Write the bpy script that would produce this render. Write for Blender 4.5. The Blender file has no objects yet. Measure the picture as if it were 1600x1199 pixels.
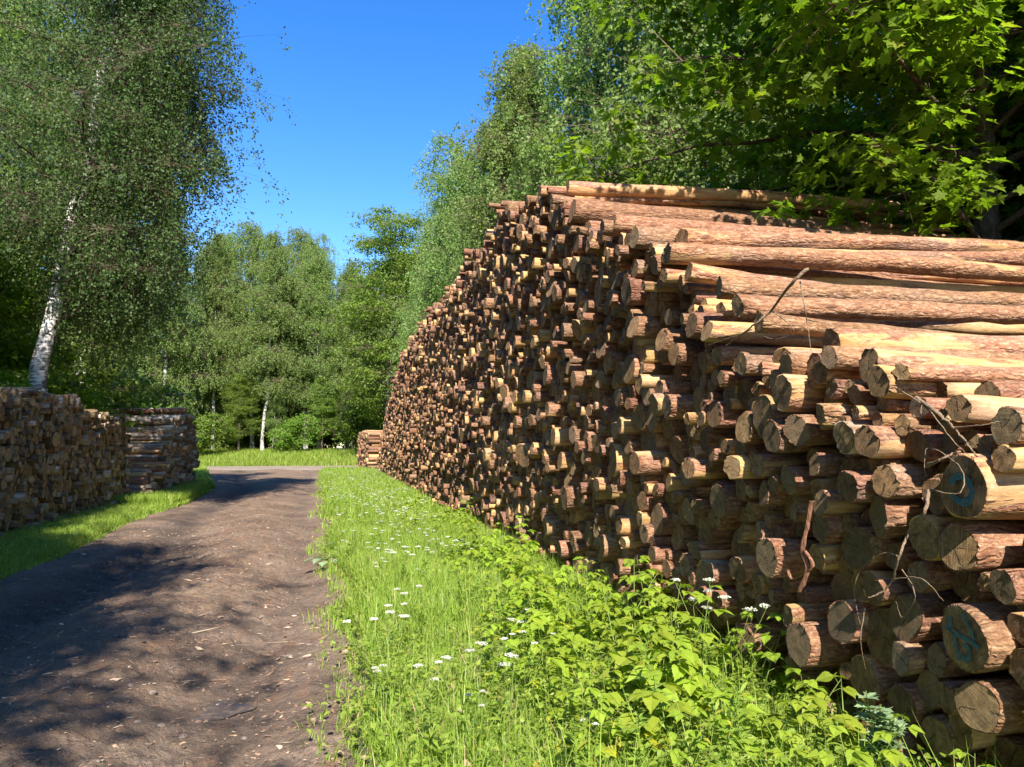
import bpy, math, random, heapq
import numpy as np
from mathutils import Matrix, Vector
R = math.radians
C = bpy.context.scene.collection
rng = np.random.default_rng(7)
random.seed(7)
# ------------------------------------------------------------------ camera, sky, sun, exposure
cam_d = bpy.data.cameras.new('camera'); cam = bpy.data.objects.new('camera', cam_d); C.objects.link(cam)
bpy.context.scene.camera = cam
F_PX, PITCH, EYE = 1202.0, R(4.75), 1.6
cam_d.sensor_width = 36; cam_d.lens = F_PX / 1600 * 36; cam_d.clip_end = 2000; cam_d.clip_start = .05
cam.location = (0, 0, EYE); cam.rotation_euler = (math.pi / 2 + PITCH, 0, 0)
SUN_EL = R(40); SUN_H = np.array([.14, -.99])
SUN = np.array([SUN_H[0] * math.cos(SUN_EL), SUN_H[1] * math.cos(SUN_EL), math.sin(SUN_EL)])
wd = bpy.data.worlds.new('World'); bpy.context.scene.world = wd; wd.use_nodes = True
nt = wd.node_tree; bg = nt.nodes['Background']
sk = nt.nodes.new('ShaderNodeTexSky'); sk.sky_type = 'NISHITA'; sk.sun_disc = False
sk.sun_elevation = SUN_EL; sk.sun_rotation = math.atan2(SUN_H[0], SUN_H[1])
sk.air_density = 1.1; sk.dust_density = .15; sk.ozone_density = 3.2; sk.altitude = 100
hsv = nt.nodes.new('ShaderNodeHueSaturation'); hsv.inputs['Saturation'].default_value = 1.36; hsv.inputs['Hue'].default_value = .514
nt.links.new(sk.outputs[0], hsv.inputs['Color']); nt.links.new(hsv.outputs[0], bg.inputs['Color']); bg.inputs['Strength'].default_value = .112
ld = bpy.data.lights.new('sun', 'SUN'); ld.energy = 4.9; ld.angle = R(.53); ld.color = (1, .94, .84)
lo = bpy.data.objects.new('sun', ld); C.objects.link(lo)
lo.rotation_euler = Vector(SUN).to_track_quat('Z', 'Y').to_euler()
vs = bpy.context.scene.view_settings; vs.view_transform = 'Standard'; vs.look = 'None'; vs.exposure = 1.4; vs.gamma = 1
sc = bpy.context.scene
sc.render.engine = 'CYCLES'
sc.cycles.max_bounces = 7; sc.cycles.diffuse_bounces = 4; sc.cycles.transmission_bounces = 5; sc.cycles.transparent_max_bounces = 6
sc.cycles.use_denoising = True

# ------------------------------------------------------------------ helpers
def tag(o, label=None, cat=None, group=None, kind=None):
    if label: o['label'] = label
    if cat: o['category'] = cat
    if group: o['group'] = group
    if kind: o['kind'] = kind
    return o

def empty(name, loc=(0, 0, 0), rz=0, sc_=1):
    o = bpy.data.objects.new(name, None); C.objects.link(o); o.location = loc; o.rotation_euler = (0, 0, rz)
    o.scale = (sc_,) * 3; o.empty_display_size = .1
    return o

class Acc:
    """collects vertices and faces of one mesh"""
    def __init__(s): s.V = []; s.T = []; s.Q = []; s.n = 0; s.A = {}; s.mt = []; s.mq = []
    def add(s, V, T=None, Q=None, m=0, **attrs):
        V = np.asarray(V, float).reshape(-1, 3)
        if T is not None and len(T):
            T = np.asarray(T, int).reshape(-1, 3) + s.n; s.T.append(T); s.mt.append(np.full(len(T), m))
        if Q is not None and len(Q):
            Q = np.asarray(Q, int).reshape(-1, 4) + s.n; s.Q.append(Q); s.mq.append(np.full(len(Q), m))
        s.V.append(V); s.n += len(V)
        for k, a in attrs.items():
            s.A.setdefault(k, []).append(np.asarray(a, float))
    def mesh(s, name, mats, smooth=True):
        me = bpy.data.meshes.new(name)
        V = np.concatenate(s.V); T = np.concatenate(s.T) if s.T else np.zeros((0, 3), int)
        Q = np.concatenate(s.Q) if s.Q else np.zeros((0, 4), int)
        me.vertices.add(len(V)); me.vertices.foreach_set('co', V.astype(np.float32).ravel())
        nl = T.size + Q.size
        me.loops.add(nl); me.loops.foreach_set('vertex_index', np.concatenate([T.ravel(), Q.ravel()]).astype(np.int32))
        nf = len(T) + len(Q)
        st = np.concatenate([np.arange(len(T)) * 3, T.size + np.arange(len(Q)) * 4]).astype(np.int32)
        me.polygons.add(nf); me.polygons.foreach_set('loop_start', st)
        me.polygons.foreach_set('use_smooth', np.full(nf, smooth, dtype=bool))
        if not isinstance(mats, (list, tuple)): mats = [mats]
        for m in mats: me.materials.append(m)
        if len(mats) > 1:
            me.polygons.foreach_set('material_index', np.concatenate((s.mt if s.mt else []) + (s.mq if s.mq else [])).astype(np.int32))
        for k, L in s.A.items():
            a = np.concatenate(L)
            if a.ndim == 2:
                at = me.attributes.new(k, 'FLOAT_VECTOR', 'POINT'); at.data.foreach_set('vector', a.astype(np.float32).ravel())
            else:
                at = me.attributes.new(k, 'FLOAT', 'POINT'); at.data.foreach_set('value', a.astype(np.float32))
        me.update(calc_edges=True); me.validate()
        return me
    def build(s, name, mats, parent=None, smooth=True):
        o = bpy.data.objects.new(name, s.mesh(name, mats, smooth)); C.objects.link(o); o.parent = parent
        return o

def unit(v):
    v = np.asarray(v, float); return v / np.maximum(np.linalg.norm(v, axis=-1, keepdims=True), 1e-9)

_lat = np.random.default_rng(3).random((256, 256))
def vnoise(x, y):
    xi = np.floor(x).astype(int); yi = np.floor(y).astype(int); fx = x - xi; fy = y - yi
    fx = fx * fx * (3 - 2 * fx); fy = fy * fy * (3 - 2 * fy)
    g = lambda i, j: _lat[i & 255, j & 255]
    return (g(xi, yi) * (1 - fx) + g(xi + 1, yi) * fx) * (1 - fy) + (g(xi, yi + 1) * (1 - fx) + g(xi + 1, yi + 1) * fx) * fy
def fbm(x, y, oct=4, gain=.5):
    a = 0; w = 1; t = 0
    for k in range(oct):
        a = a + w * (vnoise(x * 2 ** k + 17.3 * k, y * 2 ** k + 9.1 * k) - .5); t += w; w *= gain
    return a / t

def tube(acc, P, rad, sides=5, m=0, jitter=0):
    P = np.asarray(P, float); n = len(P); rad = np.broadcast_to(rad, n)
    T = unit(np.gradient(P, axis=0)); ref = np.array([0, 0, 1.]) if abs(T[0][2]) < .9 else np.array([1., 0, 0])
    S = unit(np.cross(T, ref)); U = np.cross(S, T)
    th = np.linspace(0, 2 * np.pi, sides, endpoint=False)
    rr = rad[:, None] * (1 + jitter * (rng.random((n, sides)) - .5))
    V = P[:, None] + rr[..., None] * (np.cos(th)[None, :, None] * S[:, None] + np.sin(th)[None, :, None] * U[:, None])
    i = np.arange(n - 1)[:, None] * sides; j = np.arange(sides)[None]; k = (j + 1) % sides
    Q = np.stack([i + j, i + k, i + sides + k, i + sides + j], -1).reshape(-1, 4)
    acc.add(V.reshape(-1, 3), Q=Q, m=m)

def tubes_batch(acc, P, r0, r1, m=0):
    """many 3-sided tubes at once: P (N,k,3)"""
    P = np.asarray(P, float); N, k, _ = P.shape
    if N == 0: return
    T = unit(np.gradient(P, axis=1)); ref = np.array([.3, .2, .93]); S = unit(np.cross(T, ref)); U = np.cross(S, T)
    th = np.arange(3) * 2 * np.pi / 3
    t = np.linspace(0, 1, k)[None]; rad = np.asarray(r0).reshape(-1, 1) * (1 - t) + np.asarray(r1).reshape(-1, 1) * t
    rad = np.broadcast_to(rad, (N, k))
    V = P[:, :, None] + rad[:, :, None, None] * (np.cos(th)[None, None, :, None] * S[:, :, None] + np.sin(th)[None, None, :, None] * U[:, :, None])
    b = (np.arange(N) * k * 3)[:, None, None] + (np.arange(k - 1) * 3)[None, :, None]; j = np.arange(3)[None, None]; j2 = (j + 1) % 3
    Q = np.stack([b + j, b + j2, b + 3 + j2, b + 3 + j], -1).reshape(-1, 4)
    acc.add(V.reshape(-1, 3), Q=Q, m=m)

def leaves(acc, P, D, Nn, size, tpl, m=0):
    """batch of leaves: P base, D direction, Nn normal, tpl=(verts, tris, quads)"""
    tv, tt, tq = tpl; D = unit(D); S = unit(np.cross(Nn, D)); U = np.cross(D, S)
    size = np.broadcast_to(size, len(P))[:, None, None]
    V = P[:, None] + size * (tv[None, :, 0:1] * D[:, None] + tv[None, :, 1:2] * S[:, None] + tv[None, :, 2:3] * U[:, None])
    off = (np.arange(len(P)) * len(tv))[:, None, None]
    T = (off + tt[None]).reshape(-1, 3) if len(tt) else None
    Q = (off + tq[None]).reshape(-1, 4) if len(tq) else None
    acc.add(V.reshape(-1, 3), T=T, Q=Q, m=m)

def fan_tpl(half, cx=.3, fold=.12, droop=.0, sh=0.):
    pts = [(x, y) for x, y in half] + [(x, -y) for x, y in half[::-1] if y > 1e-6]
    V = [(cx, 0, -.02)] + [(x, y, fold * abs(y) - droop * x * x + sh * math.sin(9 * x + 4 * y)) for x, y in pts]
    n = len(pts); T = [(0, 1 + i, 1 + (i + 1) % n) for i in range(n)]
    return np.array(V, float), np.array(T, int), np.zeros((0, 4), int)
E3 = np.zeros((0, 3), int); E4 = np.zeros((0, 4), int)
DIAMOND = (np.array([(0, 0, 0), (.42, .36, .05), (1, 0, -.05), (.42, -.36, .05)], float), E3, np.array([(0, 3, 2, 1)]))
OVATE = fan_tpl([(0, .02), (.08, .2), (.28, .36), (.5, .33), (.72, .2), (.88, .08), (1.02, 0)], .35, .25, .18)
SERR = fan_tpl([(0, .02), (.03, .17), (.12, .24), (.14, .33), (.27, .37), (.31, .42), (.43, .38), (.48, .39), (.58, .3), (.63, .3), (.73, .19), (.78, .19), (.88, .08), (1.04, 0)], .35, .22, .2, .012)
MAPLE = fan_tpl([(0, .03), (-.12, .16), (-.1, .3), (.0, .48), (.12, .38), (.19, .31), (.30, .40), (.42, .42), (.6, .66), (.62, .48), (.6, .38), (.5, .27), (.66, .27), (.76, .22), (.84, .1), (1.08, 0)], .25, .16, .12, .02)
MAPLE_S = fan_tpl([(0, .03), (-.08, .42), (.2, .26), (.58, .62), (.52, .2), (.8, .2), (1.05, 0)], .25, .18, .14)
STRIP = (np.array([(0, .06, 0), (0, -.06, 0), (.5, .13, .04), (.5, -.13, .04), (1, 0, -.1)], float), np.array([(2, 3, 4)]), np.array([(0, 1, 3, 2)]))

# ------------------------------------------------------------------ materials
def mat(name):
    m = bpy.data.materials.new(name); m.use_nodes = True; nt = m.node_tree
    for n in list(nt.nodes): nt.nodes.remove(n)
    return m, nt
class NB:
    def __init__(s, nt): s.nt = nt
    def n(s, t, ins=None, **kw):
        nd = s.nt.nodes.new(t)
        for k, v in kw.items(): setattr(nd, k, v)
        for k, v in (ins or {}).items():
            if hasattr(v, 'is_output') or isinstance(v, bpy.types.NodeSocket): s.nt.links.new(v, nd.inputs[k])
            else: nd.inputs[k].default_value = v
        return nd
    def ramp(s, fac, stops, interp='LINEAR'):
        r = s.n('ShaderNodeValToRGB', {'Fac': fac}); cr = r.color_ramp; cr.interpolation = interp
        while len(cr.elements) < len(stops): cr.elements.new(.5)
        for e, (p, c) in zip(cr.elements, stops):
            e.position = p; e.color = (*c, 1) if isinstance(c, tuple) else (c, c, c, 1)
        return r.outputs['Color']
    def noise(s, vec, scale, detail=4, rough=.55, dist=0):
        return s.n('ShaderNodeTexNoise', {'Vector': vec, 'Scale': scale, 'Detail': detail, 'Roughness': rough, 'Distortion': dist}).outputs['Fac']
    def mix(s, f, a, b, blend='MIX'):
        m = s.n('ShaderNodeMix', data_type='RGBA', blend_type=blend)
        for idx, v in ((0, f), (6, a), (7, b)):
            if isinstance(v, bpy.types.NodeSocket): s.nt.links.new(v, m.inputs[idx])
            else: m.inputs[idx].default_value = (*v, 1) if isinstance(v, tuple) else v
        return m.outputs[2]
    def math(s, op, a, b=0., c=0.):
        m = s.n('ShaderNodeMath', operation=op)
        for i, v in enumerate((a, b, c)):
            if isinstance(v, bpy.types.NodeSocket): s.nt.links.new(v, m.inputs[i])
            else: m.inputs[i].default_value = v
        return m.outputs[0]
    def scale(s, vec, k, off=(0, 0, 0)):
        return s.n('ShaderNodeMapping', {'Vector': vec, 'Scale': k, 'Location': off}).outputs[0]
    def bump(s, h, strength, dist, normal=None):
        ins = {'Height': h, 'Strength': strength, 'Distance': dist}
        if normal: ins['Normal'] = normal
        return s.n('ShaderNodeBump', ins).outputs[0]
    def finish(s, col, rough=.8, normal=None, spec=.3):
        ins = {'Base Color': col if isinstance(col, bpy.types.NodeSocket) else (*col, 1), 'Roughness': rough, 'Specular IOR Level': spec}
        if normal: ins['Normal'] = normal
        p = s.n('ShaderNodeBsdfPrincipled', ins); o = s.n('ShaderNodeOutputMaterial', {'Surface': p.outputs[0]})
        return p

def m_bark(name, kind):
    m, nt = mat(name); b = NB(nt)
    lc = b.n('ShaderNodeAttribute', attribute_name='lc').outputs['Vector']
    rd = b.n('ShaderNodeAttribute', attribute_name='rnd').outputs['Fac']
    rd2 = b.math('FRACT', b.math('MULTIPLY', rd, 7.31))
    vf = b.scale(lc, (9, 26, 26)); vl = b.scale(lc, (1.1, 7, 7))
    fine = b.noise(vf, 1.6, 7, .65, .3)
    vor = b.n('ShaderNodeTexVoronoi', {'Vector': b.n('ShaderNodeVectorMath', {0: b.scale(lc, (8, 30, 30)), 1: b.n('ShaderNodeTexNoise', {'Vector': lc, 'Scale': 22.}).outputs['Color']}, operation='ADD').outputs[0], 'Scale': 1., 'Randomness': 1.}, feature='DISTANCE_TO_EDGE').outputs['Distance']
    if kind == 'pine':
        flake = b.ramp(fine, [(.27, (.085, .037, .02)), (.40, (.24, .10, .05)), (.52, (.36, .175, .09)), (.64, (.46, .265, .155)), (.76, (.53, .39, .27))])
        flake = b.mix(b.math('MULTIPLY', b.ramp(vor, [(0., 1.), (.10, 0.)]), b.ramp(b.noise(lc, 9, 3), [(.4, 0.), (.6, .8)])), flake, (.15, .08, .055))
        peeled = b.ramp(b.noise(b.scale(lc, (3.5, 34, 34)), 1.2, 7, .7), [(.3, (.30, .145, .05)), (.45, (.45, .25, .095)), (.58, (.54, .33, .14)), (.72, (.62, .44, .24))])
        pm = b.noise(vl, 1., 5, .6, .6)
        thr = b.math('ADD', pm, b.math('MULTIPLY', b.math('SUBTRACT', rd2, .57), .46))
        f = b.ramp(thr, [(.55, 0.), (.60, 1.)])
        col = b.mix(f, flake, peeled)
        col = b.mix(b.math('MULTIPLY', b.ramp(b.noise(vl, .6, 3, .5), [(.5, 0.), (.7, 1.)]), .5), col, (.27, .2, .165))
        fk = b.noise(b.scale(lc, (30, 60, 60)), 1., 5, .75); col = b.mix(b.math('MULTIPLY', b.ramp(fk, [(.52, 0.), (.6, 1.)]), b.math('SUBTRACT', .75, b.math('MULTIPLY', f, .5))), col, (.17, .085, .055)); col = b.mix(b.ramp(fk, [(.34, .6), (.42, 0.)]), col, (.60, .45, .35))
        kv = b.n('ShaderNodeTexVoronoi', {'Vector': b.scale(lc, (2.2, 5, 5)), 'Scale': 1.}, feature='F1').outputs['Distance']
        kn = b.ramp(kv, [(.06, 1.), (.13, 0.)]); col = b.mix(b.math('MULTIPLY', kn, .8), col, (.12, .055, .03))
        h = b.math('ADD', b.math('MULTIPLY', b.ramp(vor, [(0., 0.), (.25, 1.)]), b.math('SUBTRACT', 1.15, f)), b.math('MULTIPLY', fine, .8))
    elif kind == 'grey':
        col = b.ramp(b.math('ADD', fine, b.math('MULTIPLY', b.math('SUBTRACT', rd2, .5), .25)), [(.3, (.075, .048, .026)), (.48, (.18, .12, .065)), (.62, (.29, .21, .12)), (.75, (.42, .32, .19))])
        h = b.math('ADD', fine, b.ramp(vor, [(0., 0.), (.25, 1.)]))
    else:
        spots = b.noise(b.scale(lc, (5, 16, 16)), 1.3, 4, .6)
        base = b.ramp(b.noise(vl, 1.4, 4, .6), [(.35, (.26, .15, .09)), (.5, (.46, .34, .24)), (.64, (.66, .58, .48))])
        lent = b.noise(b.scale(lc, (55, 6, 6)), 1., 3, .6)
        col = b.mix(b.ramp(lent, [(.62, 0.), (.68, .8)]), base, (.07, .055, .05))
        col = b.mix(b.ramp(spots, [(.58, 0.), (.66, .85)]), col, (.11, .075, .055))
        h = b.math('ADD', spots, fine)
    hs = b.n('ShaderNodeHueSaturation', {'Hue': b.math('ADD', .49, b.math('MULTIPLY', rd, .02)), 'Saturation': 1.0, 'Value': b.math('ADD', .62, b.math('MULTIPLY', rd2, .48)), 'Color': col})
    b.finish(hs.outputs[0], .85, b.bump(h, .8, .006), .25)
    return m

def m_end(name, tint):
    m, nt = mat(name); b = NB(nt)
    lc = b.n('ShaderNodeAttribute', attribute_name='lc').outputs['Vector']      # y,z in metres from the pith
    rd = b.n('ShaderNodeAttribute', attribute_name='rnd').outputs['Fac']
    rd2 = b.math('FRACT', b.math('MULTIPLY', rd, 5.77)); rd3 = b.math('FRACT', b.math('MULTIPLY', rd, 11.3))
    sp = b.n('ShaderNodeSeparateXYZ', {'Vector': lc}); y, z = sp.outputs[1], sp.outputs[2]
    d = b.math('SQRT', b.math('ADD', b.math('MULTIPLY', y, y), b.math('MULTIPLY', z, z)))
    nz = b.noise(b.scale(lc, (1, 1, 1)), 18, 4, .6); fz = b.noise(lc, 140, 4, .7)
    rings = b.math('SINE', b.math('ADD', b.math('MULTIPLY', d, 900.), b.math('MULTIPLY', nz, 16.)))
    ang = b.math('ADD', b.math('MULTIPLY', rd2, 6.28), 0.)
    saw = b.noise(b.n('ShaderNodeMapping', {'Vector': b.n('ShaderNodeVectorRotate', {'Vector': lc, 'Angle': ang}, rotation_type='X_AXIS').outputs[0], 'Scale': (8, 8, 260)}).outputs[0], 1., 3, .6)
    c = b.ramp(nz, [(.3, (.15, .075, .032)), (.46, (.29, .155, .065)), (.6, (.41, .24, .105)), (.74, (.52, .35, .18))])
    c = b.mix(b.math('MULTIPLY', b.ramp(rings, [(.4, 0.), (1., 1.)]), .45), c, (.24, .125, .05))
    c = b.mix(b.math('MULTIPLY', b.ramp(d, [(.02, 1.), (.085, 0.)]), b.math('MULTIPLY', rd3, .6)), c, (.34, .17, .07))
    c = b.mix(b.math('MULTIPLY', b.ramp(b.noise(lc, 30, 5, .7), [(.47, 0.), (.6, 1.)]), .7), c, (.13, .09, .045))
    c = b.mix(b.math('MULTIPLY', b.ramp(rd3, [(.5, 0.), (1., 1.)]), .45), c, (.27, .22, .16))
    at2 = b.n('ShaderNodeMath', {0: z, 1: y}, operation='ARCTAN2').outputs[0]
    wob = b.math('MULTIPLY', b.math('SUBTRACT', b.noise(lc, 22, 3), .5), .9)
    crk = None
    for kk in (3.1, 8.7):
        a0 = b.math('MULTIPLY', b.math('SUBTRACT', b.math('FRACT', b.math('MULTIPLY', rd, kk * 7)), .5), 9.0)     # beyond pi: no split
        near_ = b.math('MULTIPLY', b.math('ABSOLUTE', b.math('ADD', b.math('SUBTRACT', at2, a0), wob)), d)
        one = b.ramp(near_, [(.0012, 1.), (.003, 0.)]); crk = one if crk is None else b.math('MAXIMUM', crk, one)
    c = b.mix(b.math('MULTIPLY', b.ramp(saw, [(.55, 0.), (.66, 1.)]), .45), c, (.62, .47, .27))
    c = b.mix(b.math('MULTIPLY', b.ramp(fz, [(.56, 0.), (.7, 1.)]), .5), c, (.60, .46, .28))
    crk = b.math('MULTIPLY', crk, b.ramp(b.noise(lc, 14, 2), [(.45, 0.), (.5, 1.)]))
    c = b.mix(crk, c, (.07, .045, .03))
    hs = b.n('ShaderNodeHueSaturation', {'Hue': b.math('ADD', .495, b.math('MULTIPLY', rd2, .014)), 'Saturation': 1., 'Value': b.math('ADD', .62 * tint, b.math('MULTIPLY', rd, .55 * tint)), 'Color': c})
    h = b.math('ADD', b.math('MULTIPLY', saw, 1.2), b.math('ADD', b.math('MULTIPLY', rings, .12), b.math('SUBTRACT', b.math('MULTIPLY', fz, 1.6), crk)))
    b.finish(hs.outputs[0], .8, b.bump(h, 1., .011), .25)
    return m

def m_leaf(name, c0, c1, trans=.45, rough=.5, yellow=(.3, .3, .03), yl=.0, spec=.35, tcol=None):
    m, nt = mat(name); b = NB(nt)
    g = b.n('ShaderNodeNewGeometry'); ri = g.outputs['Random Per Island']
    oi = b.n('ShaderNodeObjectInfo').outputs['Random']
    pos = b.n('ShaderNodeTexCoord').outputs['Object']
    c = b.mix(b.math('ADD', b.math('MULTIPLY', ri, .6), b.math('MULTIPLY', b.noise(pos, .8, 2), .5)), c0, c1)
    if yl: c = b.mix(b.ramp(b.math('FRACT', b.math('MULTIPLY', ri, 13.7)), [(1 - yl, 0.), (1 - yl * .5, 1.)]), c, yellow)
    hs = b.n('ShaderNodeHueSaturation', {'Hue': b.math('ADD', .488, b.math('MULTIPLY', oi, .024)), 'Saturation': 1., 'Value': b.math('ADD', .85, b.math('MULTIPLY', oi, .3)), 'Color': c})
    col = hs.outputs[0]
    p = b.n('ShaderNodeBsdfPrincipled', {'Base Color': col, 'Roughness': rough, 'Specular IOR Level': spec})
    tc = b.mix(1., col, (1.35, 1.5, .55) if tcol is None else tcol, 'MULTIPLY')
    t = b.n('ShaderNodeBsdfTranslucent', {'Color': tc})
    x = b.n('ShaderNodeMixShader', {0: trans, 1: p.outputs[0], 2: t.outputs[0]})
    b.n('ShaderNodeOutputMaterial', {'Surface': x.outputs[0]})
    return m

def m_wood(name, c0, c1, rough=.85, sc=(8, 8, 3)):
    m, nt = mat(name); b = NB(nt); pos = b.n('ShaderNodeTexCoord').outputs['Object']
    n1 = b.noise(b.scale(pos, sc), 2.5, 5, .65)
    b.finish(b.ramp(n1, [(.35, c0), (.65, c1)]), rough, b.bump(n1, .7, .02))
    return m
def m_birchtrunk():
    m, nt = mat('birch_bark_white'); b = NB(nt); pos = b.n('ShaderNodeTexCoord').outputs['Object']
    n1 = b.noise(b.scale(pos, (5, 5, 20)), 1.2, 4, .65); n2 = b.noise(b.scale(pos, (3, 3, 2.2)), 1.3, 4, .6)
    c = b.ramp(n1, [(.40, (.10, .085, .075)), (.48, (.45, .41, .37)), (.6, (.68, .65, .60))])
    c = b.mix(b.ramp(n2, [(.52, 0.), (.6, .9)]), c, (.07, .06, .05))
    b.finish(c, .75, b.bump(n1, .5, .02)); return m

M_PINE = m_bark('pine_bark', 'pine'); M_BIRCHLOG = m_bark('birch_log_bark', 'birch'); M_GREYLOG = m_bark('grey_log_bark', 'grey')
M_END = m_end('sawn_pine_end', 1.1); M_ENDL = m_end('sawn_birch_end', 1.5)
M_BTRUNK = m_birchtrunk(); M_TRUNK = m_wood('grey_brown_bark', (.045, .035, .028), (.13, .10, .08))
M_TWIG = m_wood('thin_twig_bark', (.07, .045, .03), (.16, .11, .08)); M_DRY = m_wood('dry_root_wood', (.14, .09, .055), (.30, .21, .13), .8, (30, 30, 30))
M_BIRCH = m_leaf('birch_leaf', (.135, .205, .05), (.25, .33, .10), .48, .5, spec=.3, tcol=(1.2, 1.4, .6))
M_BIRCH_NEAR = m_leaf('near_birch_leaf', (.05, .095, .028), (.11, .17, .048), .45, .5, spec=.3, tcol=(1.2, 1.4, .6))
M_MAPLE = m_leaf('maple_leaf', (.10, .18, .015), (.20, .31, .03), .6, .55, (.25, .30, .04), .04, spec=.2)
M_OAK = m_leaf('oak_leaf', (.11, .19, .025), (.21, .30, .05), .5, .45)
M_GRASS = m_leaf('grass_blade', (.16, .25, .025), (.31, .40, .07), .42, .45, (.46, .40, .16), .08)
M_RASP = m_leaf('raspberry_leaf', (.18, .265, .02), (.34, .42, .045), .45, .45, (.48, .44, .03), .035)
M_HERB = m_leaf('herb_leaf', (.155, .245, .028), (.30, .38, .06), .42, .45, (.4, .38, .05), .04)
M_SILVER = m_leaf('silvery_leaf', (.16, .23, .11), (.28, .36, .2), .3, .5)
M_STALK = m_leaf('green_stalk', (.13, .2, .04), (.22, .29, .07), .2, .5)
M_FLOWER = m_leaf('white_floret', (.62, .62, .5), (.78, .78, .68), .3, .6, tcol=(1, 1, .95))

# ------------------------------------------------------------------ ground, roads
def road_r(y): return .15 + .3 * np.exp(-np.maximum(y, 0) / 10) - .247 * y + .10 * np.sin(y * .9) * np.minimum(1, y / 10) + .07 * np.sin(y * 2.3 + 1) + .05 * np.sin(y * 4.1)
def road_l(y): return -3.95 - .245 * y - .16 * np.maximum(0, y - 27.5) + .12 * np.sin(y * .6 + 1)
def rise(x, y): return np.clip((y - 62) / 12, 0, 1) ** 1.2 * 1.0
def g_height(x, y):
    x = np.asarray(x, float); y = np.asarray(y, float)
    t = np.minimum(x - road_l(y), road_r(y) - x)           # >0 inside the dirt road
    ins = np.clip((t + .05) / .25, 0, 1) * (y < 62) * (y > -20)
    z = .03 + .05 * fbm(x * .7, y * .7, 3) + rise(x, y)
    return z * (1 - ins) + (-.22) * ins
def mesh_grid(X, Y, Z):
    n, m = X.shape; i = np.arange(n - 1)[:, None] * m; j = np.arange(m - 1)[None]
    Q = np.stack([i + j, i + j + 1, i + m + j + 1, i + m + j], -1).reshape(-1, 4)
    a = Acc(); a.add(np.stack([X, Y, Z], -1).reshape(-1, 3), Q=Q[:, ::-1]); return a
def m_ground():
    m, nt = mat('forest_floor'); b = NB(nt); pos = b.n('ShaderNodeTexCoord').outputs['Object']
    n1 = b.noise(pos, 1.3, 5, .6); n2 = b.noise(pos, 25, 4, .7)
    c = b.ramp(n1, [(.35, (.045, .05, .02)), (.55, (.07, .10, .025)), (.7, (.10, .085, .05))])
    c = b.mix(b.math('MULTIPLY', n2, .6), c, (.05, .04, .025))
    b.finish(c, .95, b.bump(n2, .8, .03)); return m
ys = np.concatenate([-np.geomspace(400, 6, 30), np.linspace(-5, 12, 120), np.geomspace(12.2, 80, 170), np.geomspace(82, 900, 30)])
xs = np.concatenate([-np.geomspace(500, 27, 30), np.linspace(-26, 12, 300), np.geomspace(12.5, 500, 40)])
X, Y = np.meshgrid(xs, ys)
tag(mesh_grid(X, Y, g_height(X, Y)).build('ground', m_ground()), kind='structure')

def rut_profile(w):      # w in 0..1 across the road, from left to right
    tr = lambda c, s: np.exp(-((w - c) / s) ** 2)
    return -.13 * tr(.30, .085) - .09 * tr(.84, .075) + .10 * tr(.6, .11) + .02 * tr(.08, .08)
PUD = (-1.85, 5.05)
def road_h(x, y):
    L, Rr = road_l(y) - .12, road_r(y) + .12; w = (x - L) / (Rr - L)
    far = 1 / (1 + np.maximum(0, y - 9) / 9); z = .02 + rut_profile(w + .03 * np.sin(y * .35)) * (.4 + .6 * far) + .05 * far * fbm(x * 1.1, y * 1.1, 4)
    clod = fbm(x * 6, y * 6, 4, .6); z = z + .075 * (.3 + .7 * far) * clod * (.4 + 1.2 * np.exp(-((w - .6) / .3) ** 2))
    z = z + .026 * np.abs(fbm(x * 24, y * 24, 3, .7)) * 2
    # tyre lugs in the left rut
    tr = np.exp(-((w - .27) / .07) ** 4); z = z + .034 * tr * (np.sin((y * 1. + np.abs(w - .27) * 4) * 16) > .2) * (y < 14)
    d2 = ((x - PUD[0]) / .34) ** 2 + ((y - PUD[1]) / .42) ** 2; z = z * (1 - np.exp(-d2 * .6)) + np.exp(-d2 * .6) * (-.075 + .02 * fbm(x * 5, y * 5, 3))
    e = np.clip(np.minimum(x - L, Rr - x) / .18, 0, 1); z = z * e + (1 - e) * (-.12)
    z = z + .11 * np.exp(-((y - 11.2) / .5) ** 2) * np.exp(-((w - .75) / .12) ** 2) - .1 * np.exp(-((y - 10.2) / .5) ** 2) * np.exp(-((w - .8) / .12) ** 2)
    return z
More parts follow.
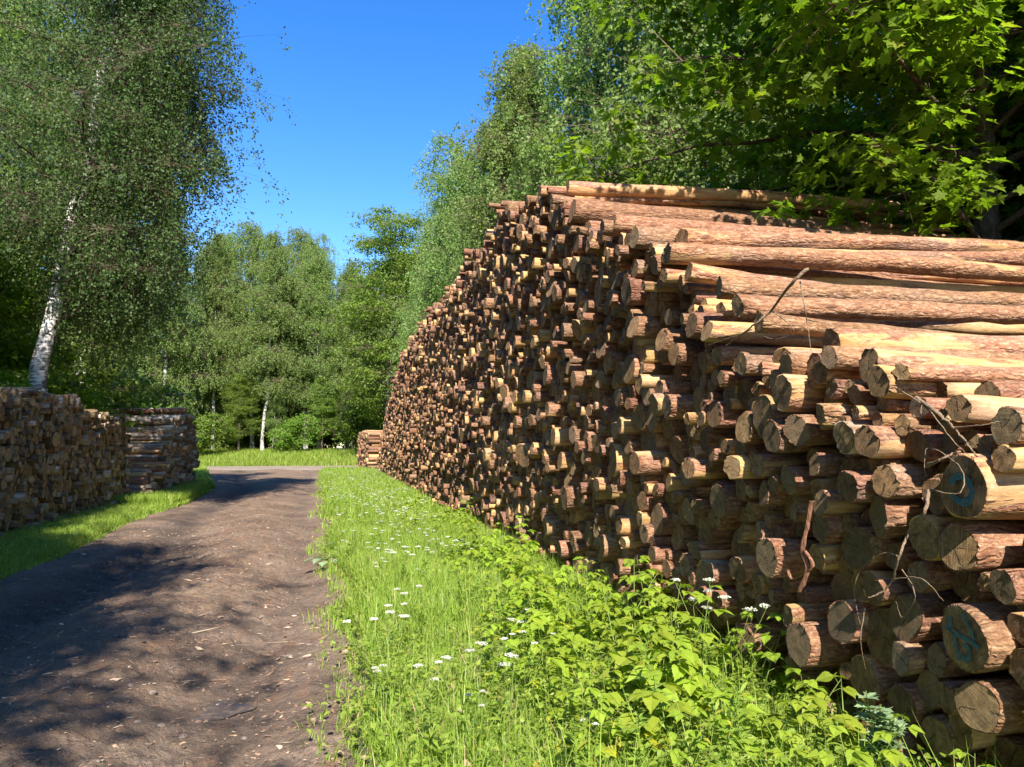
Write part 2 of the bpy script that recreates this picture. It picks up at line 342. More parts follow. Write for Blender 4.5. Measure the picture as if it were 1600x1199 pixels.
def m_dirt():
    m, nt = mat('dirt_road'); b = NB(nt); pos = b.n('ShaderNodeTexCoord').outputs['Object']
    rut = b.n('ShaderNodeAttribute', attribute_name='rut').outputs['Fac']; crown = b.n('ShaderNodeAttribute', attribute_name='crown').outputs['Fac']
    n1 = b.noise(pos, .9, 6, .6, .4); n2 = b.noise(pos, 14, 6, .7); n3 = b.noise(b.scale(pos, (1, .35, 1)), 60, 4, .7)
    c = b.ramp(n1, [(.3, (.115, .077, .053)), (.5, (.215, .15, .105)), (.7, (.315, .23, .168))])
    c = b.mix(b.ramp(n2, [(.45, 0.), (.7, .55)]), c, (.045, .03, .023))
    c = b.mix(b.ramp(n3, [(.58, 0.), (.68, .7)]), c, (.27, .19, .13))
    c = b.mix(b.ramp(b.noise(b.scale(pos, (1, .25, 1)), 7, 4, .6), [(.56, 0.), (.66, .55)]), c, (.27, .14, .075))
    c = b.mix(b.math('MULTIPLY', rut, b.ramp(b.noise(pos, 2.2, 4, .6), [(.3, .45), (.6, .9)])), c, (.075, .054, .043))
    c = b.mix(b.math('MULTIPLY', crown, b.ramp(b.noise(b.scale(pos, (1.5, .5, 1)), 9, 5, .7), [(.42, 0.), (.6, .75)])), c, (.22, .14, .085))
    rough = b.ramp(n1, [(.3, .6), (.6, .95)])
    h = b.math('ADD', n2, b.math('MULTIPLY', n3, .5))
    b.finish(c, rough, b.bump(h, 1., .05)); return m
yy = np.concatenate([np.linspace(-16, 2.2, 40), 2.2 + np.cumsum(np.geomspace(.011, .35, 620))]); yy = yy[yy < 60]
ww = np.linspace(0, 1, 300); L = road_l(yy) - .12; Rr = road_r(yy) + .12
X = L[:, None] + ww[None] * (Rr - L)[:, None]; Y = np.repeat(yy[:, None], 300, 1)
a = mesh_grid(X, Y, road_h(X, Y)); w_ = np.repeat(ww[None], len(yy), 0) + .03 * np.sin(Y * .35); gs = lambda c, q: np.exp(-((w_ - c) / q) ** 2)
a.A = {'rut': [(gs(.27, .10) + .35 * gs(.84, .07)).ravel()], 'crown': [gs(.6, .17).ravel()]}
tag(a.build('dirt_road', m_dirt()), kind='structure')
# pale gravel road crossing at the far end
m, nt = mat('pale_gravel'); b = NB(nt); pos = b.n('ShaderNodeTexCoord').outputs['Object']; n1 = b.noise(pos, 3, 6, .7)
b.finish(b.ramp(n1, [(.35, (.17, .135, .10)), (.65, (.30, .24, .18))]), .95, b.bump(n1, .6, .03)); M_GRAVEL = m
tx = np.linspace(0, 1, 140)[:, None]; tw = np.linspace(-1, 1, 24)[None]
gx = -60 + 70 * tx + 0 * tw; gy = 58.6 + .07 * (gx + 20) + .004 * (gx + 16) ** 2 * (gx > -16) + tw * (4.8 - 2.0 * (gx > -12))
gz = .1 + .02 * fbm(gx, gy, 3) + rise(gx, gy) - .1 * tw ** 6
tag(mesh_grid(gx, gy, gz).build('gravel_road', M_GRAVEL), kind='structure')
# puddle
m, nt = mat('puddle_water'); b = NB(nt); n1 = b.noise(b.n('ShaderNodeTexCoord').outputs['Object'], 9, 3)
n2 = b.noise(b.n('ShaderNodeTexCoord').outputs['Object'], 16, 5, .7); b.finish(b.ramp(n2, [(.4, (.06, .043, .032)), (.6, (.12, .085, .06))]), b.ramp(n2, [(.42, .3), (.6, .9)]), b.bump(n2, .5, .01), .5); M_WATER = m
th = np.linspace(0, 2 * np.pi, 40, endpoint=False); rr = 1 + .22 * np.sin(3 * th + 1) + .12 * np.sin(5 * th)
pv = np.stack([PUD[0] + .16 * rr * np.cos(th), PUD[1] + .2 * rr * np.sin(th), 0 * th - .066], -1)
a = Acc(); a.add(np.vstack([[PUD[0], PUD[1], -.066], pv]), T=[(0, 1 + i, 1 + (i + 1) % 40) for i in range(40)])
tag(a.build('puddle', M_WATER), kind='structure')

# ------------------------------------------------------------------ logs
U_R = unit([-.227, .974]); A_R = np.array([U_R[1], -U_R[0]]); O_R = np.array([2.68, 0.])
CP, SP = math.cos(PITCH), math.sin(PITCH)
def project(p):
    x, y, z = p[0], p[1], p[2] - EYE
    f = y * CP + z * SP; u = -y * SP + z * CP
    return 800 + F_PX * x / f, 599.5 - F_PX * u / f, f
def pix_on_face(px, py, O=O_R, U=U_R, out=0.):
    d = np.array([(px - 800) / F_PX, CP - SP * (599.5 - py) / F_PX, SP + CP * (599.5 - py) / F_PX])
    nrm = np.array([U[1], -U[0]]); O2 = O - nrm * out
    t = (O2 @ nrm) / (d[:2] @ nrm); P = np.array([0, 0, EYE]) + d * t
    return (P[:2] - O2) @ U, P[2], t, P

def log_geo(r0, r1, L, sides, rings, rg, bend=.055):
    """returns bark verts/quads and cap verts/tris in local frame: x along, near end at 0"""
    xs = np.linspace(0, 1, rings) ** 1.0 * L; th = np.linspace(0, 2 * np.pi, sides, endpoint=False)
    ph = rg.random(12) * 6.28; t = xs / L
    rad = (r0 + (r1 - r0) * t)[:, None] * (1 + .05 * np.cos(2 * th + ph[0]) + .03 * np.cos(3 * th + ph[1]))[None]
    rad = rad + r0 * .10 * np.exp(-t / .05)[:, None] * (rg.random() < .35)
    if sides > 12:
        rad = rad + .004 * (rg.random(rad.shape) - .5) + .004 * np.sin(xs[:, None] * 5 + 2 * th + ph[2]) + .003 * np.sin(xs[:, None] * 13 + 5 * th[None] + ph[3])
        for k in range(rg.integers(2, 7)):          # knots
            kx, kt = rg.random() * L, rg.random() * 6.28
            dth = np.angle(np.exp(1j * (th - kt))); rad = rad + rg.uniform(.006, .016) * np.exp(-((xs[:, None] - kx) / .06) ** 2 - (dth[None] / .3) ** 2)
    by = bend * L * .12 * np.sin(t * math.pi * rg.uniform(.8, 1.6) + ph[4]); bz = bend * L * .12 * np.sin(t * math.pi + ph[5])
    by -= by[0]; bz -= bz[0]
    tl = rg.normal(0, .10, 2)
    Yc = rad * np.cos(th); Zc = rad * np.sin(th)
    Xc = xs[:, None] + 0 * Yc; Xc[0] = Yc[0] * tl[0] + Zc[0] * tl[1]
    if sides > 12: Xc[0] += rg.normal(0, .006, sides) + .012 * (rg.random(sides) < .12) * (rg.random() < .6)
    V = np.stack([Xc, Yc + by[:, None], Zc + bz[:, None]], -1)
    LC = np.stack([Xc, Yc, Zc], -1)
    kf = .93
    inner = np.stack([(Yc[0] * tl[0] + Zc[0] * tl[1]) * kf, Yc[0] * kf, Zc[0] * kf], -1)
    V = np.concatenate([inner[None], V]); LC = np.concatenate([inner[None] * [1, 1.02, 1.02] , LC])
    n = rings + 1; i = np.arange(n - 1)[:, None] * sides; j = np.arange(sides)[None]; k = (j + 1) % sides
    Q = np.stack([i + k, i + sides + k, i + sides + j, i + j], -1).reshape(-1, 4)
    # caps
    capv = []; capt = []
    fr = [.93, .6, .28] if sides > 12 else [.93]
    for f in fr:
        y_, z_ = Yc[0] * f, Zc[0] * f; jx = (.0012 * np.sin(2 * th + ph[6] + 5 * f) if f < .9 else 0) - .0015
        capv.append(np.stack([y_ * tl[0] + z_ * tl[1] + jx, y_, z_], -1))
    cv = np.concatenate(capv + [np.array([[-.0015, 0, 0]])]); c = len(cv) - 1
    cq = []
    for a_ in range(len(fr) - 1):
        cq.append(np.stack([a_ * sides + j[0], a_ * sides + k[0], (a_ + 1) * sides + k[0], (a_ + 1) * sides + j[0]], -1))
    cq = np.concatenate(cq)[:, ::-1] if cq else E4
    o_ = (len(fr) - 1) * sides
    ct = np.stack([o_ + k[0], o_ + j[0], np.full(sides, c)], -1)
    # far cap
    fv = np.concatenate([V[-1], V[-1].mean(0, keepdims=True)]); ft = np.stack([j[0], k[0], np.full(sides, sides)], -1)
    pith = rg.normal(0, r0 * .12, 2)
    return V.reshape(-1, 3), LC.reshape(-1, 3), Q, cv, ct, cq, fv, ft, pith

def frame(axis):
    a = unit(axis); s = unit(np.cross([0, 0, 1.], a)); u = np.cross(a, s)
    return np.stack([a, s, u], 1)      # columns

def pack(H, s0, s1, rfun, fixed, seed, zmax):
    rg = np.random.default_rng(seed); cell = .45; grid = {}; cs = []
    def put(s, z, r, f=False):
        cs.append((s, z, r, f)); grid.setdefault((int(s // cell), int(z // cell)), []).append(len(cs) - 1)
    def near(s, z, rad=2):
        ci, cj = int(s // cell), int(z // cell)
        for i in range(ci - rad, ci + rad + 1):
            for j in range(cj - rad, cj + rad + 1):
                yield from grid.get((i, j), ())
    def free(s, z, r):
        for k in near(s, z):
            c = cs[k]
            if (c[0] - s) ** 2 + (c[1] - z) ** 2 < (c[2] + r - .004) ** 2: return False
        return True
    for f in fixed: put(*f, True)
    x = s0
    while x < s1:
        r = rfun(x, 0, rg); x += r
        if free(x, r, r): put(x, r, r)
        x += r + .005
    heap = []
    def cand(k):
        s, z, r, _ = cs[k]
        for q in near(s, z):
            if q == k: continue
            s2, z2, r2, _ = cs[q]
            rn = rfun((s + s2) / 2, z, rg); d = math.hypot(s2 - s, z2 - z); a, b_ = r + rn, r2 + rn
            if d > a + b_ or d < 1e-6: continue
            t = (a * a - b_ * b_ + d * d) / (2 * d); h2 = a * a - t * t
            if h2 < 0: continue
            h = math.sqrt(h2); ex, ez = (s2 - s) / d, (z2 - z) / d
            nx, nz = (-ez, ex) if ex > 0 else (ez, -ex)
            ps, pz = s + ex * t + nx * h, z + ez * t + nz * h
            lo, hi = min(s, s2), max(s, s2)
            if not (lo - .02 <= ps <= hi + .02): continue
            if pz > H(ps) - rn * .6 or ps < s0 or ps > s1: continue
            if free(ps, pz, rn): heapq.heappush(heap, (pz, ps, rn))
    for k in range(len(cs)): cand(k)
    def drain(lim):
        while heap and heap[0][0] < lim and len(cs) < 9000:
            pz, ps, rn = heapq.heappop(heap)
            if free(ps, pz, rn): put(ps, pz, rn); cand(len(cs) - 1)
    lev = .1
    while lev < zmax:                     # where the pile bridges over a hole, wedge another log in and go on
        drain(lev)
        for _ in range(int((s1 - s0) * 14)):
            ps = rg.uniform(s0, s1); pz = lev - rg.random() * .25; rn = rfun(ps, pz, rg) * .85
            if pz > rn and pz < H(ps) - rn * .6 and free(ps, pz, rn): put(ps, pz, rn); cand(len(cs) - 1)
        lev += .1
    drain(99)
    return cs

# ends measured on the near part of the big stack: (x, y, height) in photo pixels
FE = """1534 762 112;1536 996 120;1302 559 43;1343 571 57;1375 597 58;1165 569 40;1214 597 43;1246 614 62;1296 608 34;1330 618 38;1499 638 50;1585 668 64
1302 650 46;1351 646 24;1122 648 50;1052 636 45;1262 673 50;1229 683 60;1156 479 38;1185 503 34;1126 450 40;1090 509 44;1113 518 40;1116 556 35;1342 684 57;1380 691 60
1458 693 50;1586 716 50;1401 753 58;1474 771 46;1380 806 68;1453 840 76;1508 856 82;1591 847 68;1339 856 72;1392 870 50;1440 902 52;1536 911 34;1584 916 60;1362 920 55
1325 973 80;1373 996 95;1415 966 78;1591 984 58;1421 1030 50;1463 1032 58;1238 991 41;1440 1080 64;1492 1090 50;1545 1103 92;1412 1108 78;1394 1150 82;1243 751 52
1275 765 36;1291 726 34;1321 739 52;1357 760 52;1195 728 44;1167 730 40;1126 783 62;1149 765 40;1089 732 38;1201 771 40;1169 801 35;1245 799 36;1275 803 32;1307 788 46
1300 824 50;1224 870 62;1286 870 44;1190 884 30;1114 895 32;840 306 34;905 330 40;960 350 36;1003 372 40;1050 396 38;1025 415 30;1075 425 30;930 378 36;870 345 34""".replace('\n', ';').split(';')
fx = []
for e in FE:
    px, py, h = map(float, e.split()); s, z, t, P = pix_on_face(px, py)
    f = project(P)[2]; fx.append([s, z, h * f / F_PX / 2 * .88])
fx = np.array(fx)
for it in range(60):
    for i in range(len(fx)):
        for j in range(i):
            d = fx[i, :2] - fx[j, :2]; dd = np.hypot(*d); ov = fx[i, 2] + fx[j, 2] - dd
            if ov > 0:
                d = d / max(dd, 1e-6) * ov * .35; wi = fx[j, 2] / (fx[i, 2] + fx[j, 2]); fx[i, :2] += d * wi; fx[j, :2] -= d * (1 - wi)
for i in range(len(fx)):
    for j in range(i):
        ov = fx[i, 2] + fx[j, 2] - np.hypot(*(fx[i, :2] - fx[j, :2]))
        if ov > .01: fx[i, 2] *= .93; fx[j, 2] *= .93
HP = np.array([(-1.6, .35), (3, 1.55), (3.6, 1.85), (4.4, 2.15), (5.2, 2.25), (5.7, 2.6), (6.3, 3.1), (6.9, 3.4), (8.5, 4.2), (10.3, 5.05), (12.6, 5.5), (18, 5.35), (24, 5.5), (30, 5.35), (34.5, 4.5), (40, 3.0), (44, 1.7), (47, .3)])
H_R = lambda s: float(np.interp(s, HP[:, 0], HP[:, 1])) + .12 * math.sin(s * 2.1)
def r_right(s, z, rg):
    m = .088 if s < 9 else .082
    if 3.2 < s < 11.5 and z > H_R(s) - .45: m = .066
    return float(np.clip(rg.gamma(6, m / 6), .042, .098 if m < .07 else .13 if s < 7 else .17))
CS = pack(H_R, -1.5, 47, r_right, [tuple(f) for f in fx], 11, 6)
NF = len(fx)

def make_logs(circles, O, U, A, Lrange, seed, kinds, score_fn, nind, sdev, top_fn, tilt=0.):
    """returns list of individual log dicts; everything else is gathered as one batch"""
    rg = np.random.default_rng(seed); items = []
    for idx, (s, z, r, fixed) in enumerate(circles):
        top = top_fn(s, z, r)
        p = rg.normal(0, sdev); 
        if rg.random() < .10: p -= rg.uniform(.15, .5)
        if fixed: p = .09 if idx < 2 else rg.normal(.03, .05)
        elif tilt and s < 6.5: p -= .07
        p = float(np.clip(p, -.5, .12 if tilt and s < 6.5 else .3))
        if top: p = float(np.clip(p, -.25, .2))
        yaw, pit = rg.normal(0, .012), rg.normal(0, .008)
        pit += tilt
        if top: yaw, pit = rg.normal(0, .04), rg.normal(-.008, .026)
        ax = np.array([A[0], A[1], 0.]); ax = np.array([ax[0] * math.cos(yaw) - ax[1] * math.sin(yaw), ax[0] * math.sin(yaw) + ax[1] * math.cos(yaw), math.tan(pit)])
        ax = unit(ax); P = np.array([*(O + U * s), z]) - np.array([A[0], A[1], 0]) * p
        L = rg.uniform(*Lrange)
        items.append(dict(idx=idx, s=s, z=z, r=r, fixed=fixed, top=top, P=P, ax=ax, L=L, rnd=rg.random(), seed=int(rg.integers(1 << 30)), kind=kinds(s, z, rg)))
    for it in items:
        it['score'] = score_fn(it)
        if it['idx'] == 24 and tilt: it['kind'] = 1            # the whitish peeled one
    order = sorted(items, key=lambda d: -d['score'])
    return order[:nind], order[nind:]

def add_log(acc, it, sides, rings):
    rg = np.random.default_rng(it['seed']); r1 = it['r'] * rg.uniform(.72, .9)
    V, LC, Q, cv, ct, cq, fv, ft, pith = log_geo(it['r'], r1, it['L'], sides, rings, rg)
    M = frame(it['ax']); off = np.array([rg.random() * 50, rg.random() * 50, 0]); m0 = 2 * it['kind']
    one = lambda v: np.full(len(v), it['rnd'])
    acc.add(V @ M.T + it['P'], Q=Q, m=m0, lc=LC + off, rnd=one(V))
    e = np.stack([cv[:, 0] * 0 + off[0], cv[:, 1] - pith[0], cv[:, 2] - pith[1]], -1)
    acc.add(cv @ M.T + it['P'], T=ct, Q=cq, m=m0 + 1, lc=e, rnd=one(cv))
    acc.add(fv @ M.T + it['P'], T=ft, m=m0 + 1, lc=fv * [0, 1, 1] + [off[0], 0, 0], rnd=one(fv))

def single_log(it, name):
    rg = np.random.default_rng(it['seed']); r1 = it['r'] * rg.uniform(.72, .9)
    sides = 28 if it['score'] > 0 else 20; rings = max(12, int(it['L'] / .13)) if it['top'] else 18
    V, LC, Q, cv, ct, cq, fv, ft, pith = log_geo(it['r'], r1, it['L'], sides, rings, rg)
    off = np.array([rg.random() * 50, rg.random() * 50, 0])
    mb, me = ((M_PINE, M_END), (M_BIRCHLOG, M_ENDL), (M_GREYLOG, M_ENDL))[it['kind']]
    a = Acc(); a.add(V, Q=Q, lc=LC + off, rnd=np.full(len(V), it['rnd'])); o = a.build(name, mb)
    M4 = Matrix([[*row, 0] for row in frame(it['ax']).tolist()] + [[0, 0, 0, 1]]); M4.translation = Vector(it['P'].tolist())
    o.matrix_world = M4
    a = Acc(); e = np.stack([cv[:, 0] * 0 + off[0], cv[:, 1] - pith[0], cv[:, 2] - pith[1]], -1)
    a.add(cv, T=ct, Q=cq, lc=e, rnd=np.full(len(cv), it['rnd'])); c = a.build('cut_end', me, o)
    a = Acc(); a.add(fv, T=ft, lc=fv * [0, 1, 1] + [off[0], 0, 0], rnd=np.full(len(fv), it['rnd'])); a.build('cut_end', me, o)
    it['obj'] = o; it['end'] = c; it['px'] = project(it['P'])
    return o

def sc_right(it):
    px, py, f = project(it['P'])
    if f < .5 or px > 1680 or py > 1260: return 1e-6 * it['r']
    v = (it['r'] / f) ** 2
    if it['top'] and it['s'] < 16: v *= 6
    if it['fixed']: v *= 4
    return v
top_r = lambda s, z, r: z > H_R(s) - .3
ind_r, rest_r = make_logs(CS, O_R, U_R, A_R, (4.7, 5.4), 5, lambda s, z, rg: 0, sc_right, 293, .062, top_r, .008)
lg = np.random.default_rng(77)
for k, (s_, ds, r_) in enumerate(((4.35, .10, .075), (4.95, .42, .085), (5.75, -.30, .07), (6.6, .35, .08), (7.5, -.35, .075), (8.6, .3, .085), (9.5, -.25, .08))):
    L_ = lg.uniform(4.3, 5.0); z_ = H_R(s_) + r_ * .55 - .02; P_ = np.array([*(O_R + U_R * s_ - A_R * lg.uniform(-.35, .12)), z_])
    ind_r.append(dict(idx=90000 + k, s=s_, z=z_, r=r_, fixed=True, top=True, P=P_, ax=unit(np.array([*(A_R * L_ + U_R * ds), ds * .38 + .06])), L=L_, rnd=lg.random(), seed=int(lg.integers(1 << 30)), kind=0, score=1))
for it in ind_r: single_log(it, 'pine_log')

# left stacks
U_L = unit([-.243, .97]); A_L = np.array([-U_L[1], U_L[0]]); O_L1 = np.array([-5.3, 0.]); O_L2 = np.array([-4.75, 0.])
H_1 = lambda s: float(np.interp(s, [4, 6, 12, 16, 17.2, 18, 21.5, 22.2], [1.2, 2.3, 2.55, 2.7, 2.7, 2.5, 2.45, 2.3])) + .06 * math.sin(s * 3)
H_2 = lambda s: float(np.interp(s, [22.0, 27, 29.6, 30.8], [.15, 2.95, 2.9, 1.8]))
r_l = lambda s, z, rg: float(np.clip(rg.gamma(8, .083 / 8), .045, .15))
CL1 = pack(H_1, 5, 22.2, r_l, [], 21, 3); CL2 = pack(H_2, 22.3, 30.6, lambda s, z, rg: float(np.clip(rg.gamma(9, .108 / 9), .06, .17)), [], 22, 3)
def sc_left(it):
    px, py, f = project(it['P'])
    if f < .5 or px < -30: return 1e-6 * it['r']
    return (it['r'] / f) ** 2 * (3 if it['top'] else 1)
ind_1, rest_1 = make_logs(CL1, O_L1, U_L, A_L, (1.25, 1.45), 31, lambda s, z, rg: int(rg.choice([0, 1, 2], p=[.15, .12, .73])), sc_left, 110, .06, lambda s, z, r: z > H_1(s) - .2)
ind_2, rest_2 = make_logs(CL2, O_L2, U_L, A_L, (2.9, 3.2), 32, lambda s, z, rg: int(rg.choice([0, 1, 2], p=[.35, .5, .15])), lambda it: sc_left(it) * (20 if it['top'] and it['s'] < 28 else 1), 60, .11, lambda s, z, r: z > H_2(s) - .26)
for it in ind_1: single_log(it, 'short_log')
for it in ind_2: single_log(it, 'birch_log')
# small far stack beyond the big one
U_F = unit([-.25, .97]); A_F = np.array([U_F[1], -U_F[0]]); O_F = np.array([2.95, 0.])
H_F = lambda s: float(np.interp(s, [49.5, 50.5, 60], [2.5, 2.75, 2.7]))
CF = pack(H_F, 49.6, 60, lambda s, z, rg: float(np.clip(rg.gamma(11, .12 / 11), .08, .18)), [], 41, 3)
O_F = O_F + A_F * .45
_, rest_f = make_logs(CF, O_F, U_F, A_F, (3, 3.3), 42, lambda s, z, rg: 0, lambda it: 0, 0, .06, lambda s, z, r: z > 2.4)
MB = [M_PINE, M_END, M_BIRCHLOG, M_ENDL, M_GREYLOG, M_ENDL]
a = Acc()
for it in rest_r + rest_f: add_log(a, it, 14 if it['s'] < 20 else 9, 8 if it['s'] < 16 else 5)
tag(a.build('stacked_pine_logs', MB), 'brown wall of countless smaller pine log ends receding along the grassy verge', 'logs', kind='stuff')
a = Acc()
for it in rest_1 + rest_2: add_log(a, it, 14, 5)
tag(a.build('stacked_short_logs', MB), 'shaded wall of countless short log ends beside the muddy track', 'logs', kind='stuff')

# labels: every log is named from the nearest thing that stands out
ORD = ['nearest', 'second', 'third', 'fourth', 'fifth', 'sixth', 'seventh', 'eighth', 'ninth', 'tenth', 'eleventh', 'twelfth', 'thirteenth', 'fourteenth', 'fifteenth', 'sixteenth', 'seventeenth', 'eighteenth', 'nineteenth', 'twentieth'] + [f'{k}th' if k % 10 > 3 or k % 10 == 0 else f"{k}{('st', 'nd', 'rd')[k % 10 - 1]}" for k in range(21, 90)]
DIR = ['straight right of', 'up and right of', 'straight above', 'up and left of', 'straight left of', 'down and left of', 'straight below', 'down and right of']
def size_word(r): return 'thin' if r < .085 else 'slim' if r < .105 else 'medium' if r < .13 else 'thick' if r < .17 else 'very thick'
def label_all(items, marks, group, cat, stone):
    cnt = {}
    def key(it):
        x, y, f = it['px']; return min(range(len(marks)), key=lambda k: math.hypot(marks[k][0] - x, marks[k][1] - y))
    def dist(it, k): return math.hypot(marks[k][0] - it['px'][0], marks[k][1] - it['px'][1])
    for it in items:
        it['mk'] = key(it)
    for it in sorted(items, key=lambda d: dist(d, d['mk'])):
        k = it['mk']; x, y, f = it['px']; a = math.atan2(marks[k][1] - y, x - marks[k][0])
        off = x < -5 or x > 1605 or y > 1204 or y < -5
        d = DIR[int(round(a / (math.pi / 4))) % 8]
        c = cnt.get((k, d), 0); cnt[(k, d)] = c + 1
        if off: lab = f"{stone.split()[-1] if 0 else stone} beyond the picture edge, {ORD[min(c, 88)]} {d} {marks[k][2]}"
        else: lab = f"{size_word(it['r'])} {stone}, {ORD[min(c, 88)]} {d} {marks[k][2]}"
        tag(it['obj'], lab, cat, group)
MARKS_R = [(1534, 762, 'the log with blue ring'), (1536, 996, 'the log with blue scrawl'), (1343, 571, 'the two pale round ends'), (1345, 684, 'the whitish peeled log'),
           (1255, 860, 'the hanging bark strip'), (1405, 880, 'the long dangling root'), (1140, 880, 'the tall white umbels'), (1480, 660, 'the dry forked branch'),
           (840, 300, 'the highest corner of the stack'), (1262, 425, 'the top of the draped root'), (1140, 535, 'the lower tip of the draped root'), (1205, 345, 'the leaf sprig on top'),
           (960, 640, 'the centre of the stack face'), (1000, 930, 'the plants at the stack foot'), (1372, 1150, 'the silvery lobed weed')]
label_all(ind_r, MARKS_R, 'pine logs stacked beside the verge', 'log', 'pine log')
MARKS_L = [(0, 610, 'the corner at the picture edge'), (190, 635, 'the near top of the birch stack'), (205, 785, 'the grass below the birch stack'), (0, 850, 'the grass at the picture edge'), (100, 720, 'the middle of the shaded stack')]
label_all(ind_1, MARKS_L, 'short logs in the shaded stack', 'log', 'log')
MARKS_2 = [(283, 640, 'the top corner by the sky-side trees'), (200, 640, 'the shaded stack corner'), (240, 700, 'the middle of the stepped flank'), (285, 745, 'the tall grass at its foot')]
label_all(ind_2, MARKS_2, 'birch logs in the stepped stack', 'log', 'birch log')
# distinct logs
def nearest_log(px, py): return min(ind_r, key=lambda it: math.hypot(it['px'][0] - px, it['px'][1] - py))
def relabel(px, py, lab):
    it = nearest_log(px, py); it['obj']['label'] = lab; return it
ring = relabel(1534, 762, 'very thick pine log with a blue painted ring on its cut end')
scrawl = relabel(1536, 996, 'very thick pine log with a blue scrawl painted on its cut end')
relabel(840, 306, 'reddish pine log lying highest on the big stack, at its sloping corner')
relabel(1302, 559, 'smaller of the two round pale log ends lying side by side on the slope')
relabel(1343, 571, 'larger of the two round pale log ends lying side by side on the slope')
relabel(1342, 684, 'log with whitish peeled bark and dark olive end, under the pale pair')
# ------------------------------------------------------------------ painted marks on two ends
m, nt = mat('blue_paint'); b = NB(nt); pos = b.n('ShaderNodeTexCoord').outputs['Object']
b.finish(b.ramp(b.noise(pos, 60, 4, .7), [(.42, (.012, .075, .12)), (.52, (.02, .13, .19)), (.58, (.14, .10, .05))]), .55); M_BLUE = m
def paint(it, strokes, wd_):
    a = Acc()
    for st in strokes:
        P = np.array(st, float) * it['r']; n = 26
        t = np.linspace(0, len(P) - 1, n); Q_ = np.stack([np.interp(t, range(len(P)), P[:, 0]), np.interp(t, range(len(P)), P[:, 1])], -1)
        T = unit(np.gradient(Q_, axis=0)); N_ = np.stack([-T[:, 1], T[:, 0]], -1); w = wd_ * it['r'] * (.7 + .5 * rng.random(n))[:, None]
        l, r_ = Q_ + N_ * w, Q_ - N_ * w
        V = np.concatenate([np.stack([np.full(n, -.012), l[:, 0], l[:, 1]], -1), np.stack([np.full(n, -.012), r_[:, 0], r_[:, 1]], -1)])
        # follow the tilt of the cut
        cm = it['end'].data; co = np.zeros(len(cm.vertices) * 3); cm.vertices.foreach_get('co', co); co = co.reshape(-1, 3)
        A_ = np.c_[co[:, 1:], np.ones(len(co))]; sol = np.linalg.lstsq(A_, co[:, 0], rcond=None)[0]
        V[:, 0] = V[:, 1] * sol[0] + V[:, 2] * sol[1] + sol[2] - .011
        i = np.arange(n - 1); a.add(V, Q=np.stack([i, i + 1, n + i + 1, n + i], -1))
    o = a.build('paint_mark', M_BLUE, it['obj']); return o
# local y runs away from the viewer's right: y>0 is the left side of the face
thc = np.linspace(.3, 6.0, 16); paint(ring, [[(.42 * math.cos(t), .42 * math.sin(t) - .05) for t in thc]], .12)
paint(scrawl, [[(-.1, .75), (-.45, .3), (-.55, .1)], [(.7, .2), (.2, .1), (-.5, .0), (-.75, -.1)], [(.35, .1), (.2, -.4), (.1, -.65)], [(-.1, -.1), (-.3, -.2), (-.35, -.45), (-.15, -.6), (.05, -.45)], [(.45, .55), (.5, .1)]], .075)

# ------------------------------------------------------------------ dry roots, bark strips on the stack
def curve3(pts, n=24):
    P = np.array(pts, float); t = np.linspace(0, len(P) - 1, n); i = np.clip(t.astype(int), 0, len(P) - 2); f = (t - i)[:, None]
    g = lambda k: P[np.clip(k, 0, len(P) - 1)]
    p0, p1, p2, p3 = g(i - 1), g(i), g(i + 1), g(i + 2)
    return .5 * (2 * p1 + (-p0 + p2) * f + (2 * p0 - 5 * p1 + 4 * p2 - p3) * f ** 2 + (-p0 + 3 * p1 - 3 * p2 + p3) * f ** 3)
def hang(name, label, cat, main, r0, subs, mat_=M_DRY, out=.28):
    a = Acc(); P = [pix_on_face(x, y, out=out + .05 * (i % 2))[3] for i, (x, y) in enumerate(main)]
    P = curve3(P, 40); P += rng.normal(0, .0015, P.shape); tube(a, P, np.linspace(r0, r0 * .35, 40), 6, jitter=.3)
    o = a.build(name, mat_); tag(o, label, cat)
    for sb in subs:
        a = Acc(); Q_ = [pix_on_face(x, y, out=out + .03 * math.sin(i * 2))[3] for i, (x, y) in enumerate(sb)]
        Q_ = curve3(Q_, 24); Q_ += rng.normal(0, .001, Q_.shape); tube(a, Q_, np.linspace(r0 * .4, r0 * .12, 24), 4); a.build('root_strand', mat_, o)
hang('dangling_root', 'long thin pale root dangling down over the log ends', 'root', [(1452, 765), (1445, 800), (1420, 830), (1405, 870), (1390, 915), (1358, 935)], .008,
     [[(1405, 870), (1380, 865), (1345, 890), (1335, 930), (1345, 975)], [(1395, 905), (1440, 905), (1475, 940)], [(1410, 890), (1430, 930), (1410, 965), (1400, 940)], [(1452, 765), (1500, 770), (1500, 730), (1450, 700), (1445, 745)], [(1352, 950), (1345, 1000), (1352, 1045)]])
hang('dry_branch', 'dry forked branch lying across the log ends below the pale pair', 'branch', [(1432, 622), (1470, 650), (1495, 675), (1526, 712)], .009,
     [[(1410, 612), (1450, 640), (1490, 690), (1515, 712)], [(1455, 640), (1440, 630), (1400, 655)], [(1440, 632), (1436, 665)], [(1490, 668), (1530, 665), (1565, 658)]])
hang('pale_stick', 'short straight pale stick poking out between log ends', 'stick', [(1448, 728), (1470, 718), (1496, 706)], .008, [])
hang('upper_root', 'wispy root with loose strands draped over the upper logs', 'root', [(1262, 420), (1235, 445), (1205, 485), (1175, 510), (1135, 540)], .010,
     [[(1250, 440), (1256, 475), (1262, 510), (1268, 555)], [(1205, 485), (1240, 515), (1215, 530), (1190, 525)], [(1175, 515), (1150, 525), (1105, 540)], [(1262, 500), (1290, 505)]])
a = Acc()
